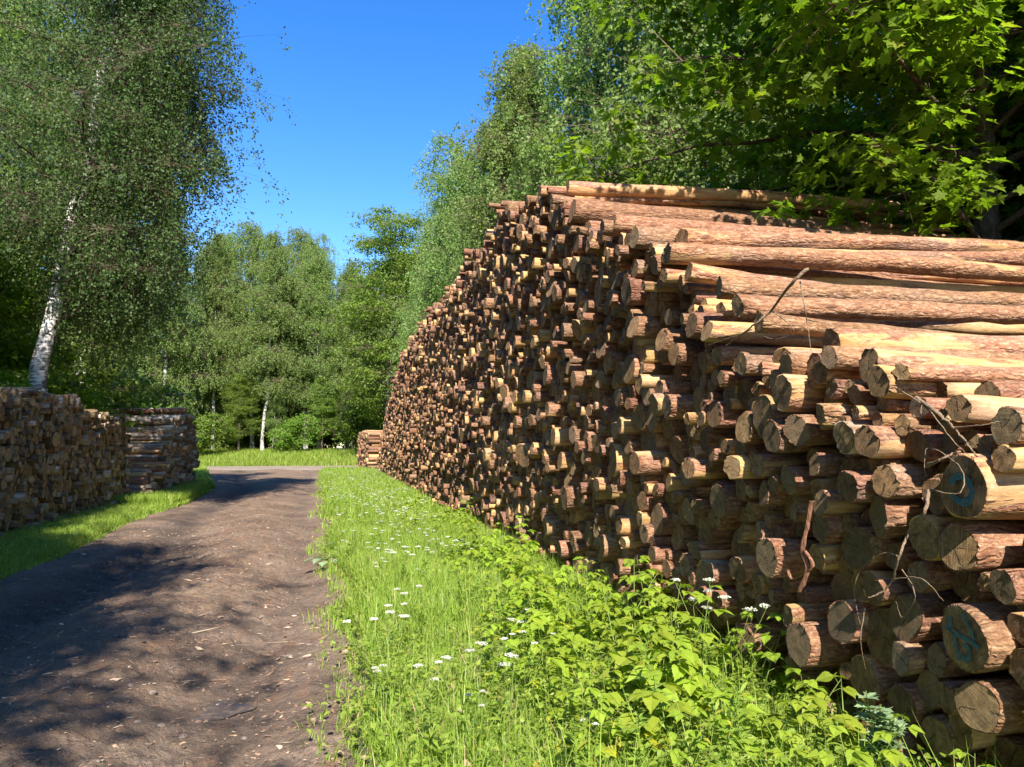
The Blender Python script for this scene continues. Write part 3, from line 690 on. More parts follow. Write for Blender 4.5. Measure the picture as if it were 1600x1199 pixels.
for (pts, w) in (([(1268, 782), (1262, 820), (1254, 860), (1262, 890), (1248, 925)], .022), ([(1258, 860), (1270, 885), (1240, 905), (1232, 890)], .012)):
    P = curve3([pix_on_face(x, y, out=.26)[3] for x, y in pts], 20); S = np.array([*U_R, 0]); n = 20
    w_ = w * (.6 + .8 * rng.random(n))[:, None]; V = np.concatenate([P - S * w_, P - np.array([*A_R, 0]) * .012, P + S * w_]); i = np.arange(n - 1)
    a.add(V, Q=np.concatenate([np.stack([i, i + 1, n + i + 1, n + i], -1), np.stack([n + i, n + i + 1, 2 * n + i + 1, 2 * n + i], -1)]))
M_STRIP = m_wood('loose_bark', (.2, .08, .045), (.42, .2, .12), .85, (30, 30, 8))
tag(a.build('bark_strip', M_STRIP), 'torn reddish bark strip hanging down the log ends', 'bark strip')

# ------------------------------------------------------------------ trees
def limb_set(rg, H, h0, Rf, n, up, trunk, bias=None):
    limbs = []
    for k in range(n):
        h = h0 + (H - h0) * ((k + rg.random()) / n) ** .9 * .96; az = rg.random() * 6.28 if bias is None or rg.random() > bias[1] else bias[0] + rg.normal(0, .7)
        Rl = Rf((h - h0) / (H - h0)) * rg.uniform(.72, 1.12)
        base = np.array([np.interp(h, trunk[:, 2], trunk[:, 0]), np.interp(h, trunk[:, 2], trunk[:, 1]), h])
        t = np.linspace(0, 1, 8); u = up * rg.uniform(.6, 1.3)
        wob = rg.normal(0, .12, (8, 3)).cumsum(0) * t[:, None] * Rl * .18
        P = base + np.stack([math.cos(az) * Rl * t, math.sin(az) * Rl * t, Rl * (u * t - u * .75 * t ** 2.2)], -1) + wob
        limbs.append(P)
    return limbs
def make_tree(name, H, h0, Rf, tr, nlimb, up, ncl, leafkind, leaf, lsize, mats, seed, lean=(0, 0), per=14, hangl=(.4, 1.2), sig=.4, bias=None, stems=1, tmin=.3):
    rg = np.random.default_rng(seed); root = empty(name); wood = Acc(); t = np.linspace(0, 1, 16)
    tops = []
    limbs = []
    for sidx in range(stems):
        sx, sy = (rg.normal(0, .25, 2) if stems > 1 else (0, 0)); ln = np.array(lean) + (rg.normal(0, .8, 2) if stems > 1 else 0)
        wob = rg.normal(0, .06, (16, 2)).cumsum(0)
        trunk = np.stack([sx + ln[0] * t ** 1.5 + wob[:, 0], sy + ln[1] * t ** 1.5 + wob[:, 1], H * t * (.93 if sidx == 0 else .84) - .1], -1)
        rad = tr * (1 - t) ** .85 + .012; rad[0] *= 1.4; tube(wood, trunk, rad, 10, jitter=.08)
        limbs += limb_set(rg, H * (1 if sidx == 0 else .9), h0, Rf, nlimb // stems, up, trunk, bias)
    for P in limbs:
        Ln = np.linalg.norm(P[-1] - P[0]); tube(wood, P, np.linspace(.010 * Ln + .010, .005, 8), 5, m=1)
    wood_o = wood.build('trunk', [mats[1], M_TWIG], root)
    LP = np.array(limbs)                                             # (n,8,3)
    w = np.linalg.norm(LP[:, -1] - LP[:, 0], axis=1); w = w / w.sum()
    k = rg.choice(len(LP), ncl, p=w); tt = tmin + (.97 - tmin) * rg.random(ncl) ** .8; fi = np.clip(tt * 7, 0, 6.999); i0 = fi.astype(int); fr = (fi - i0)[:, None]
    A_ = LP[k, i0] * (1 - fr) + LP[k, i0 + 1] * fr
    off = rg.normal(0, 1, (ncl, 3)) * [sig, sig, sig * .55] * (.4 + w[k] / w.max())[:, None]
    Cn = A_ + off
    cr = Acc(); mid = (A_ + Cn) / 2 + [0, 0, .08]
    tubes_batch(cr, np.stack([A_, mid, Cn], 1), .009 if lsize > .1 else .004, .002, m=1)
    if leafkind == 'hang':
        hl = rg.uniform(*hangl, ncl); dr = rg.normal(0, .18, (ncl, 2)); T = np.linspace(0, 1, 4)
        out = unit(off * [1, 1, 0] + 1e-3)[:, :2] * .25
        S = Cn[:, None] + np.stack([(dr + out)[:, None, 0] * T ** .6 * hl[:, None], (dr + out)[:, None, 1] * T ** .6 * hl[:, None], -hl[:, None] * T ** 1.25], -1)
        tubes_batch(cr, S, .002, .001, m=1)
        f = rg.random((ncl, per)) * 2.999; i = f.astype(int); g = (f - i)[..., None]; rows = np.arange(ncl)[:, None]
        B = (S[rows, i] * (1 - g) + S[rows, i + 1] * g).reshape(-1, 3)
        D = rg.normal(0, 1, B.shape) * [1, 1, .6] + [0, 0, -.75]; N_ = rg.normal(0, 1, B.shape) + [0, -.2, .5]
        leaves(cr, B + rg.normal(0, .07, B.shape), D, N_, lsize * rg.uniform(.7, 1.2, len(B)), leaf)
    else:
        az = rg.random((ncl, per)) * 6.28; rad = rg.random((ncl, per)) ** .6 * sig * .75
        B = Cn[:, None] + np.stack([np.cos(az) * rad, np.sin(az) * rad, rg.normal(0, .10, (ncl, per)) - rad * .15], -1)
        D = np.stack([np.cos(az), np.sin(az), -.45 + rg.normal(0, .3, az.shape)], -1); N_ = rg.normal(0, .42, D.shape) + [0, -.15, 1]
        B = B.reshape(-1, 3); pet = B - .0 * B
        leaves(cr, B, D.reshape(-1, 3), N_.reshape(-1, 3), lsize * rg.uniform(.65, 1.2, len(B)), leaf)
    crown_o = cr.build('crown', [mats[0], M_TWIG], root, smooth=False)
    return root
placed = set()
def copy_tree(src, loc, rz, s=1., label=None, cat='tree', group=None, sz=None):
    if src.name not in placed: return place(src, loc, rz, s, label, group, cat, sz)
    r = src.copy(); C.objects.link(r); r.location = loc; r.rotation_euler = (0, 0, rz); r.scale = (s, s, s * (sz or 1))
    for ch in list(src.children):
        c = ch.copy(); C.objects.link(c); c.parent = r
    return tag(r, label, cat, group)
def place(r, loc, rz, s, label, group=None, cat='tree', sz=None):
    placed.add(r.name)
    r.location = loc; r.rotation_euler = (0, 0, rz); r.scale = (s, s, s * (sz or 1)); return tag(r, label, cat, group)

birch_prof = lambda q: 3.7 * (1 - q) ** .55 * min(1, .55 + 2.2 * q)
slim_prof = lambda q: 2.9 * (1 - q) ** .6 * min(1, .6 + 2 * q)
oak_prof = lambda q: 4.6 * math.sqrt(max(.02, 1 - (q * 1.0) ** 2.2)) * min(1, .6 + 2 * q)
maple_prof = lambda q: 4.0 * math.sqrt(max(.05, 1 - q ** 2)) * min(1, .75 + q)
BM = (M_BIRCH, M_BTRUNK)
b1 = make_tree('birch_tree', 20, 3.0, birch_prof, .16, 95, .9, 4200, 'hang', DIAMOND, .12, BM, 101, (.5, .3), 20, (.3, 1.0), .55)
b2 = make_tree('birch_tree', 19, 4.5, slim_prof, .13, 90, 1.1, 3800, 'hang', DIAMOND, .115, BM, 102, (-.4, .5), 20, (.3, .8), .48)
b3 = make_tree('birch_tree', 21, 4.0, birch_prof, .17, 90, .8, 4200, 'hang', DIAMOND, .12, BM, 103, (.8, -.4), 20, (.4, 1.3), .55, stems=2)
oak = make_tree('oak_tree', 19, 3.0, oak_prof, .28, 75, .7, 2600, 'spray', OVATE, .17, (M_OAK, M_TRUNK), 104, (0, 0), 16, sig=.62)
bush = make_tree('hazel_bush', 3.4, .2, lambda q: 1.7 * math.sqrt(max(.05, 1 - q ** 2)), .05, 34, .8, 650, 'spray', OVATE, .13, (M_OAK, M_TRUNK), 105, (0, 0), 13, sig=.33, stems=3)
# near trees on the right: big-leaved maples leaning over the stack, and birches behind
mp1 = make_tree('maple_tree', 15, 3.6, lambda q: 4.9 * math.sqrt(max(.05, 1 - q ** 2.5)), .2, 95, .45, 3000, 'spray', MAPLE, .138, (M_MAPLE, M_TRUNK), 106, (-.6, -.4), 18, sig=.42, bias=(math.pi * 1.05, .25), tmin=.25)
mp2 = make_tree('maple_tree', 11, 1.6, lambda q: 3.7 * math.sqrt(max(.05, 1 - q ** 2)), .14, 65, .4, 2100, 'spray', MAPLE_S, .14, (M_MAPLE, M_TRUNK), 107, (.3, 0), 18, sig=.42, stems=2)
place(mp1, (6.4, 10.4, 0), 0, 1., 'leafy maple leaning over the top of the big log stack')
place(mp2, (9.2, 7.4, 0), .5, 1., 'shorter maple with low branches brushing the far ends of the upper logs')
copy_tree(mp2, (12.5, 11, 0), 2.5, 1.25, 'dark maple deep behind the log stack, showing between nearer branches')
copy_tree(mp1, (13.5, 16, 0), 3.8, 1.05, 'tall maple filling the upper corner behind the nearer maples')
copy_tree(mp2, (8.2, 15.5, 0), 4.4, 1.0, 'low maple crown filling the shade just above the stack top')
place(b3, (5.6, 22.5, 0), .4, 1.15, 'tallest birch rising directly behind the top of the log stack', 'birches behind the big stack')
G1 = 'birches behind the big stack'
copy_tree(b1, (3.6, 27, 0), 2.1, 1.08, 'dense grey-green birch between the tallest birch and the slimmer ones', group=G1)
copy_tree(b1, (9.5, 25, 0), 3.1, 1.1, 'birch mostly hidden by the overhanging maple', group=G1)
copy_tree(b3, (11.5, 15, 0), 1.1, 1.0, 'birch whose white stem shows through a gap in the maple', group=G1)
copy_tree(b2, (1.1, 31, 0), 1.0, 1.0, 'slim birch beside the sky gap, above the stack end slope', group=G1)
copy_tree(b1, (.2, 36, 0), 5.2, .98, 'round-crowned birch halfway down the row behind the stack', group=G1)
copy_tree(b3, (-2.2, 42, 0), 3.3, .97, 'birch with bare pale stem showing, above the low end of the stack', group=G1)
copy_tree(b2, (-3.4, 47, 0), 4.0, 1.06, 'narrow birch with a pointed top just beside the sky', group=G1)
copy_tree(b1, (-4.6, 54, 0), 1.7, 1.0, 'drooping birch behind the last logs of the stack', group=G1)
copy_tree(oak, (5.5, 40, 0), 2., .8, 'green broadleaf tree half hidden behind the row of birches')
copy_tree(bush, (-1.6, 39, 0), 2., 1.6, 'bright green bush pressing over the descending stack top', 'bush')
copy_tree(bush, (.5, 34.5, 0), 1., 1.7, 'hazel bush behind the middle of the big stack', 'bush')
place(oak, (-10.6, 65, .3), .3, 1.17, 'rounded broadleaf tree with lumpy crown where the track ends')
# left foreground birch, hanging over the shaded stack, and its neighbours
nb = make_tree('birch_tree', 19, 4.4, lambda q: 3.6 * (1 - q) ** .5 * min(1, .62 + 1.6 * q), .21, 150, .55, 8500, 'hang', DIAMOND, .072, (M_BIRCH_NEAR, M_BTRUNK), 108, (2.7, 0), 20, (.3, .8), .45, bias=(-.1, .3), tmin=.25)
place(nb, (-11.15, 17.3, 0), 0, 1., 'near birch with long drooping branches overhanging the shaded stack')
G2 = 'birches behind the shaded stack'
copy_tree(b3, (-14.6, 25.5, 0), .6, .95, 'white-stemmed birch rising behind the shaded stack', group=G2)
copy_tree(b2, (-16.8, 25, 0), 2.6, 1.0, 'second pale birch at the picture edge behind the shaded stack', group=G2)
copy_tree(b2, (-18.6, 34, 0), 3.6, .6, 'young thin birch leaning above the birch logs', group=G2)
copy_tree(mp2, (-13.4, 15.6, 0), 3.2, .82, 'dark maple at the picture edge, its low branches over the shaded stack')
copy_tree(mp2, (-14.9, 18.4, 0), 1.2, .95, 'dark maple crowding over the near end of the shaded stack')
copy_tree(bush, (-16.6, 30.5, 0), .4, 1.3, 'sunlit bush just over the stepped birch stack', 'bush')
copy_tree(bush, (-14.5, 24, 0), .4, 1.2, 'leafy bush behind the middle of the shaded stack', 'bush')
for k, (x, y, sc2, src) in enumerate(((6, 33, 1.3, bush), (3.5, 40, 1.4, bush), (9, 44, 1., oak), (2, 47, .9, oak), (8, 36, 1.5, bush), (1.5, 52, .9, b1), (7, 56, 1., oak), (13, 38, 1., oak), (-1, 60, .95, oak))):
    copy_tree(src, (x, y, 0), k * 1.9, sc2, 'foliage deep behind the big stack, hidden from most of the track', 'tree', 'foliage filling the woods behind the big stack')
# trees outside the frame that throw the shade on the track
G3 = 'trees behind the viewpoint'
for k, (x, y, s, src) in enumerate(((-9.6, 3.0, .8, b1), (-12, 6.5, .72, b3), (-8.6, -1.5, .8, b2), (-5.9, -7.0, 1.0, mp1), (-8.2, -2.5, 1.0, b1), (-5.9, -11.5, 1.0, oak), (-10.5, -7, 1.0, oak), (-7.6, -6, 1., oak), (-3.75, -7.6, .9, oak), (-5.2, -3.5, .7, mp2), (10.5, 1.5, 1.0, b1), (12.5, 5, 1.1, b3))):
    copy_tree(src, (x, y, 0), k * 1.3, s, 'tree outside the picture that shades the track and left stack', group=G3)
# far forest edge
G4 = 'trees of the far forest edge'
FAR = [(-28.2, 71.5, b1, .98), (-20.6, 74.5, b1, 1.0), (-16.4, 76, b1, .93), (-12.4, 77, b1, .9), (-9.6, 73, b2, .92), (-29.5, 63, b1, .95), (-26.8, 67, b2, 1.0), (-24.2, 70, b1, 1.0), (-22.0, 66, b2, .93), (-19.6, 71, b3, .95), (-17.4, 68, b2, .85), (-15.4, 73, b1, .86), (-13.2, 70, b2, .82), (-11.2, 75, b3, .84), (-32.5, 58, b3, .95),
       (-36, 66, b1, 1.0), (-39, 57, b2, 1.05), (-8.0, 69, b1, .9), (-5.5, 64, b2, 1.0)]
FL = ['birch standing behind the first two of the far row', 'birch whose top shows just left of the middle of the far row', 'hazy birch top right of the far row middle', 'low birch top in the far dip beside the sky', 'thin birch touching the left side of the lumpy broadleaf tree', 'full-crowned birch above the birch stack at the forest edge', 'slender birch second from the stepped stack', 'broad birch with the highest rounded top of the far row', 'birch with weeping lower branches in the far row', 'two-stemmed birch in the middle of the far row', 'narrow birch just right of the two-stemmed one',
      'birch with feathery top beside the lowest sky gap', 'thin birch in the lowest dip of the far tree line', 'pale-stemmed birch left of the lumpy broadleaf tree', 'birch behind the near hanging branches, above the shaded stack', 'birch glimpsed through the near birch leaves', 'birch at the picture edge far behind the shaded stack', 'birch partly hidden behind the lumpy broadleaf tree', 'birch between the lumpy broadleaf tree and the stack row']
for k, ((x, y, src, s), lb) in enumerate(zip(FAR, FL)): copy_tree(src, (x * 1.09, y + 8, rise(x, y + 8)), k * 2.1, s * (1.15 + .07 * (k < 11) + .08 * math.sin(k * 2.7)), lb, group=G4)
for k in range(34):
    x = -66 + k * 2.8; copy_tree((b1, oak, b2, b3)[k % 4], (x, 90 + (k * 37 % 11), .9), k * 1.7, .88, 'tree deep in the forest, seen only between nearer crowns', group='trees deep in the forest')
for k in range(16):
    x = -50 + k * 6.; copy_tree((oak, b1)[k % 2], (x if x < -28 or x > 6 else x - 34, 55 + (k * 23 % 17) if (x < -25 or x > 6) else 98, .3), k * 1.1, .85, 'tree deep in the forest, seen only between nearer crowns', group='trees deep in the forest')
for k in range(40):
    copy_tree((bush, bush, oak)[k % 3], (-62 + k * 1.75, 82 + (k * 29 % 7), 1.0), k * 1.3, (1.7, 2.0, .4)[k % 3], 'dark undergrowth deep between the far trunks', 'bush', 'undergrowth deep in the forest')
for k in range(14):
    copy_tree(bush, (-64 + k * 3.2, 46 + (k * 17 % 15) if k < 9 else 84, .1), k * 1.3, 2.0, 'dark undergrowth deep between the far trunks', 'bush', 'undergrowth deep in the forest')
BU = [(-26, 61.5, 1.2), (-23.5, 64, 1.5), (-21, 65.5, 1.3), (-18.8, 64.5, 1.1), (-16.8, 66, 1.5), (-14.6, 65.2, 1.2), (-12.6, 66, 1.6), (-10.4, 64, 1.4), (-8.6, 61, 1.5), (-28.5, 59, 1.6), (-31, 55, 1.5), (-7, 58, 1.3)]
BL = ['bush at the meadow edge, first to the right of the birch stack', 'taller bush second from the birch stack', 'bush under the weeping birch', 'small pale bush under the two-stemmed birch', 'big bush in the middle of the meadow edge', 'bush just right of the big middle bush', 'dense bush under the dip of the tree line', 'bush in front of the lumpy broadleaf tree', 'bush at the foot of the lumpy broadleaf tree', 'bush showing over the birch logs', 'bush hidden behind the birch stack', 'bush beside the small far log stack']
copy_tree(bush, (-28.6, 69.5, rise(0, 69.5)), .2, 1.2, BL[0], 'bush', 'bushes along the meadow edge')
for k in range(1, 12): copy_tree((bush, oak, b2)[k % 3], (BU[k][0] * 1.1, BU[k][1] + 9, rise(0, BU[k][1] + 9)), k * 1.9, BU[k][2] * (1, .27, .3)[k % 3], BL[k], 'bush', 'bushes along the meadow edge')

# ------------------------------------------------------------------ verge vegetation
def face_x(y): return 2.68 - .233 * y
def left_face(y): return np.where(y < 21.8, -5.3, -4.75) - .25 * y
def scatter(n, y0, y1, side, seed, pw=1.):
    rg = np.random.default_rng(seed); y = y0 + (y1 - y0) * rg.random(n) ** pw
    if side == 'R':
        e = road_r(y) - .05 + .22 * fbm(y * 1.7, y * 0 + 3, 3); hi = np.where(y < 46, face_x(y) + .15, face_x(y) + 6); lo = e - .22 * (rg.random(n) < .010) * rg.random(n) ** .8
    elif side == 'L':
        e = road_l(y) + .1 + .25 * fbm(y * 1.7, y * 0 + 9, 3); lo = np.where(y < 30.5, left_face(y) - .1, e - 9); hi = e
    else:
        lo = np.full(n, -45.); hi = np.full(n, 4.)
    q = rg.random(n)
    if side == 'R': q = np.where(lo < e - .0001, q * .0, q)
    x = lo + (hi - lo) * q
    return x, y
def grass(acc, x, y, hgt, wid, seed, droop=.5):
    rg = np.random.default_rng(seed); n = len(x); ins = (x > road_l(y)) & (x < road_r(y) + .05) & (y < 58); z = np.where(ins, road_h(x, y), np.maximum(g_height(x, y), -.06)) - .015; hgt = hgt * np.where(ins, .45, 1.); az = rg.random(n) * 6.28; h = hgt * rg.uniform(.45, 1.25, n); w = wid * rg.uniform(.6, 1.3, n)
    lean = droop * 1.7 * rg.random(n) ** 1.2 * h; d = np.stack([np.cos(az), np.sin(az)], -1); s = np.stack([-d[:, 1], d[:, 0]], -1)
    def pt(t, ww): 
        b_ = np.stack([x, y, z], -1) + np.concatenate([d * (lean * t ** 2)[:, None], (h * (t - .25 * droop * t ** 2))[:, None]], 1)
        return b_, np.concatenate([s * (w * ww)[:, None], np.zeros((n, 1))], 1)
    b0, s0 = pt(0., .8); b1_, s1 = pt(.55, .9); b2_, _ = pt(1., 0)
    V = np.stack([b0 - s0, b0 + s0, b1_ - s1, b1_ + s1, b2_], 1).reshape(-1, 3); o = (np.arange(n) * 5)[:, None]
    acc.add(V, T=o + [[2, 3, 4]], Q=o + [[0, 1, 3, 2]])
a = Acc()
for (n, y0, y1, h, w, sd, pw) in ((52000, 2.2, 6.5, .19, .0028, 1, 1.), (60000, 6.5, 14, .30, .004, 2, 1.), (60000, 14, 46, .33, .008, 3, 1.), (5200, 2.2, 12, .40, .003, 4, 1.)):
    x, y = scatter(n, y0, y1, 'R', sd, pw); hh = h * (.75 + .9 * (fbm(x * 1.3, y * 1.3, 3) + .5) * .7); grass(a, x, y, hh, w, sd + 50)
x, y = scatter(26000, 46, 62, 'R', 5); k_ = (y < 51) | (x > -8); grass(a, x[k_], y[k_], .4, .014, 6)
tag(a.build('verge_grass', M_GRASS, smooth=False), 'bright green grass along the verge beside the big log stack', 'grass', kind='stuff')
a = Acc()
for (n, y0, y1, h, w, sd) in ((50000, 6, 20, .2, .005, 11), (50000, 20, 34, .36, .009, 12), (26000, 34, 60, .4, .014, 13)):
    x, y = scatter(n, y0, y1, 'L', sd); grass(a, x, y, h, w, sd + 50)
tag(a.build('shaded_grass', M_GRASS, smooth=False), 'grass strip between the track and the shaded stack', 'grass', kind='stuff')
a = Acc(); rg = np.random.default_rng(15); x = -50 + 56 * rg.random(120000); y = 61.5 + 16 * rg.random(120000)
k = y > 62.8 + .07 * (x + 20) + .004 * (x + 16) ** 2 * (x > -16); x, y = x[k], y[k]; grass(a, x, y, .55, .02, 16)
tag(a.build('meadow_grass', M_GRASS, smooth=False), 'sunny strip of tall grass before the forest edge', 'grass', kind='stuff')
a = Acc(); x, y = scatter(2600, 2.3, 16, 'R', 71); grass(a, x, y, .34, .0028, 72, .8)
M_STRAW = m_leaf('dry_straw', (.26, .19, .10), (.46, .36, .2), .2, .7)
rg = np.random.default_rng(73); x, y = scatter(1500, 2.3, 14, 'R', 74); n = len(x); az = rg.random(n) * 6.28
leaves(a, np.stack([x, y, np.maximum(g_height(x, y), 0) + .02 + .12 * rg.random(n) ** 2], -1), np.stack([np.cos(az), np.sin(az), 0 * az], -1), rg.normal(0, .5, (n, 3)) + [0, 0, 1], .05, OVATE)
tag(a.build('dry_grass', M_STRAW, smooth=False), 'straw-coloured dead stems and dry leaves among the verge weeds', 'dry grass', kind='stuff')
# small leafy ground cover
a = Acc(); rg = np.random.default_rng(17)
for (n, y0, y1, sz, sd) in ((26000, 2.2, 7, .034, 21), (26000, 7, 15, .042, 22), (16000, 15, 40, .06, 23)):
    x, y = scatter(n, y0, y1, 'R', sd); kp = (fbm(x * .9 + 5, y * .9, 3) + .25 * (x - road_r(y) - 1.1) > -.10) | (rg.random(n) < .3); x, y = x[kp], y[kp]; n = len(x); h = (.05 + .22 * rg.random(n) ** 1.3) * (.6 + .9 * (fbm(x * 1.1, y * 1.1, 3) + .4)); az = rg.random(n) * 6.28
    P = np.stack([x, y, np.maximum(g_height(x, y), 0) + h], -1); D = np.stack([np.cos(az), np.sin(az), rg.normal(0, .3, n)], -1)
    leaves(a, P, D, rg.normal(0, .35, (n, 3)) + [0, 0, 1], sz * rg.uniform(.6, 1.4, n), DIAMOND if y0 > 7 else OVATE)
x, y = scatter(5000, 6, 30, 'L', 24); n = len(x); az = rg.random(n) * 6.28
leaves(a, np.stack([x, y, g_height(x, y) + .05 + .15 * rg.random(n)], -1), np.stack([np.cos(az), np.sin(az), 0 * az], -1), rg.normal(0, .35, (n, 3)) + [0, 0, 1], .05, DIAMOND)
tag(a.build('ground_cover', M_HERB, smooth=False), 'low mixed leafy weeds growing through the verge grass', 'weeds', kind='stuff')

def proto_raspberry(seed, h, nlv, ls):
    rg = np.random.default_rng(seed); r = empty('raspberry_plant'); st = Acc(); fo = Acc()
    lean = rg.normal(0, .25, 2) * h; t = np.linspace(0, 1, 9); P = np.stack([lean[0] * t ** 1.6, lean[1] * t ** 1.6, h * t], -1); tube(st, P, np.linspace(.004, .0015, 9), 5)
    Bs, Ds, Ns, Sz = [], [], [], []
    for k in range(nlv):
        q = .28 + .72 * (k + .5) / nlv; b_ = np.array([np.interp(q, t, P[:, i]) for i in range(3)]); az = k * 2.4 + rg.normal(0, .3); pl = .07 * (1.25 - q) * rg.uniform(.8, 1.5) + .02
        d = np.array([math.cos(az), math.sin(az), .35]); e = b_ + d * pl; tube(st, [b_, b_ + d * pl * .5 + [0, 0, .006], e], .0012, 4)
        sz = ls * (1.15 - .55 * q ** 2) * rg.uniform(.8, 1.2)
        for (da, f) in ((0, 1.), (1.25, .8), (-1.25, .8)):
            Bs.append(e); Ds.append([math.cos(az + da), math.sin(az + da), -.25 + rg.normal(0, .15)]); Ns.append(rg.normal(0, .18, 3) + [0, 0, 1]); Sz.append(sz * f)
    st.build('stem', M_STALK, r); leaves(fo, np.array(Bs), np.array(Ds), np.array(Ns), np.array(Sz), SERR); fo.build('foliage', M_RASP, r, smooth=False)
    return r
def proto_parsley(seed, h, nh):
    rg = np.random.default_rng(seed); r = empty('cow_parsley'); st = Acc(); fo = Acc()
    lean = rg.normal(0, .12, 2) * h; t = np.linspace(0, 1, 8); P = np.stack([lean[0] * t ** 1.5, lean[1] * t ** 1.5, h * t], -1); tube(st, P, np.linspace(.0035, .0015, 8), 5)
    for k in range(nh):
        if k == 0: top = P[-1]
        else:
            q = rg.uniform(.45, .8); b_ = np.array([np.interp(q, t, P[:, i]) for i in range(3)]); az = rg.random() * 6.28; ln = h * (1 - q) * rg.uniform(.8, 1.15)
            top = b_ + [math.cos(az) * ln * .6, math.sin(az) * ln * .6, ln * .85]; tube(st, [b_, (b_ + top) / 2 + [math.cos(az) * .02, math.sin(az) * .02, -.01], top], .0014, 4)
        hd = Acc(); ru = rg.uniform(.014, .027); nr = rg.integers(9, 13)
        for j in range(nr):
            a2 = j * 2.4; rr_ = ru * math.sqrt((j + .5) / nr); c = top + [rr_ * math.cos(a2), rr_ * math.sin(a2), .028 - rr_ * .25]
            tube(hd, [top, c], .0006, 3, m=1)
            n = 9; an = rg.random(n) * 6.28; B = c + np.stack([np.cos(an), np.sin(an), 0 * an], -1) * (.007 * rg.random(n)[:, None]) + rg.normal(0, .002, (n, 3))
            leaves(hd, B, np.stack([np.cos(an), np.sin(an), rg.normal(0, .2, n)], -1), rg.normal(0, .6, (n, 3)) + [0, -.3, 1], .0105, DIAMOND)
        hd.build('flower_head', [M_FLOWER, M_STALK], r, smooth=False)
    for k in range(4):
        q = .12 + .18 * k; b_ = np.array([np.interp(q, t, P[:, i]) for i in range(3)]); az = k * 2.2 + rg.random(); L_ = .16 * (1.2 - q); d = np.array([math.cos(az), math.sin(az), .25]); s = np.array([-d[1], d[0], 0])
        tube(st, [b_, b_ + d * L_], .001, 3)
        for j in range(6):
            f = .3 + .12 * j
            for sg in (1, -1):
                c = b_ + d * L_ * f; dd = unit(s * sg + d * .6); m_ = 5; u = np.linspace(.2, 1, m_)[:, None] * L_ * .45 * (1.2 - f)
                B = c + dd * u; leaves(fo, B, np.tile(dd, (m_, 1)) + rg.normal(0, .6, (m_, 3)), np.tile([0, 0, 1.], (m_, 1)), .022, DIAMOND)
    st.build('stem', M_STALK, r); fo.build('foliage', M_HERB, r, smooth=False)
    return r
def proto_willowherb(seed, h):
    rg = np.random.default_rng(seed); r = empty('leafy_weed'); st = Acc(); fo = Acc(); t = np.linspace(0, 1, 8); ln = rg.normal(0, .15, 2) * h
    P = np.stack([ln[0] * t ** 1.5, ln[1] * t ** 1.5, h * t], -1); tube(st, P, np.linspace(.003, .001, 8), 5)
    n = 46; q = .08 + .92 * rg.random(n); B = np.stack([np.interp(q, t, P[:, i]) for i in range(3)], -1); az = rg.random(n) * 6.28
    leaves(fo, B, np.stack([np.cos(az), np.sin(az), .35 + rg.normal(0, .25, n)], -1), rg.normal(0, .2, (n, 3)) + [0, 0, 1], .085 * (1.15 - .6 * q) * rg.uniform(.7, 1.2, n), STRIP)
    st.build('stem', M_STALK, r); fo.build('foliage', M_HERB, r, smooth=False); return r
rasp = [proto_raspberry(200 + k, (.42, .5, .34, .58)[k], (9, 10, 7, 11)[k], (.115, .10, .12, .105)[k]) for k in range(4)]
pars = [proto_parsley(220 + k, (.55, .42, .65, .5)[k], (3, 2, 4, 3)[k]) for k in range(4)]
weed = [proto_willowherb(240 + k, (.38, .5, .3)[k]) for k in range(3)]
used = set()
def plant(src, x, y, rz, s, label, cat, group, z=None):
    z = float(max(g_height(x, y), -.03)) if z is None else z
    if id(src) not in used:
        used.add(id(src)); place(src, (x, y, z), rz, s, label, group, cat); return src
    return copy_tree(src, (x, y, z), rz, s, label, cat, group)
rg = np.random.default_rng(300)
def zone(x, y):
    w = (x - road_r(y)) / (face_x(y) - road_r(y))
    dist = 'close by' if y < 4.2 else 'a few steps along' if y < 7 else 'further along' if y < 12 else 'far along'
    return dist + (', at the track edge' if w < .3 else ', in mid verge' if w < .68 else ', against the logs')
def spots(n, y0, y1, w0, w1, pw=1.):
    for _ in range(n):
        y = y0 + (y1 - y0) * rg.random() ** pw; w = w0 + (w1 - w0) * rg.random(); yield float(road_r(y) + w * (face_x(y) - road_r(y))), float(y)
k = 0
for (n, y0, y1, w0, w1) in ((85, 2.6, 6.5, .38, .98), (38, 6.5, 10.5, .45, .95), (14, 10.5, 18, .5, .95)):
    for x, y in spots(n, y0, y1, w0, w1):
        hs = (.62 + .45 * rg.random()) * (1. + .25 * (x > face_x(y) - 1.1)); 
        if y < 3.6: hs *= .8
        plant(rasp[k % 4], x, y, rg.random() * 6.28, hs, 'yellow-green three-leaved plant ' + zone(x, y), 'plant', 'three-leaved plants in the verge'); k += 1
for (n, y0, y1, w0, w1) in ((12, 3.6, 6, .05, .5), (90, 8, 20, .02, .6), (80, 18, 38, .0, .95), (3, 4.6, 5.2, .85, .93)):
    for x, y in spots(n, y0, y1, w0, w1):
        plant(pars[k % 4], x, y, rg.random() * 6.28, .62 + .4 * rg.random() if y0 != 4.6 else 1.25, 'white-flowered cow parsley ' + zone(x, y), 'flower', 'cow parsley flowering in the verge'); k += 1
for (n, y0, y1, w0, w1) in ((60, 2.8, 8, .03, .9), (50, 8, 16, .03, .9)):
    for x, y in spots(n, y0, y1, w0, w1):
        plant(weed[k % 3], x, y, rg.random() * 6.28, .7 + .6 * rg.random(), 'upright narrow-leaved weed ' + zone(x, y), 'plant', 'narrow-leaved weeds in the verge'); k += 1
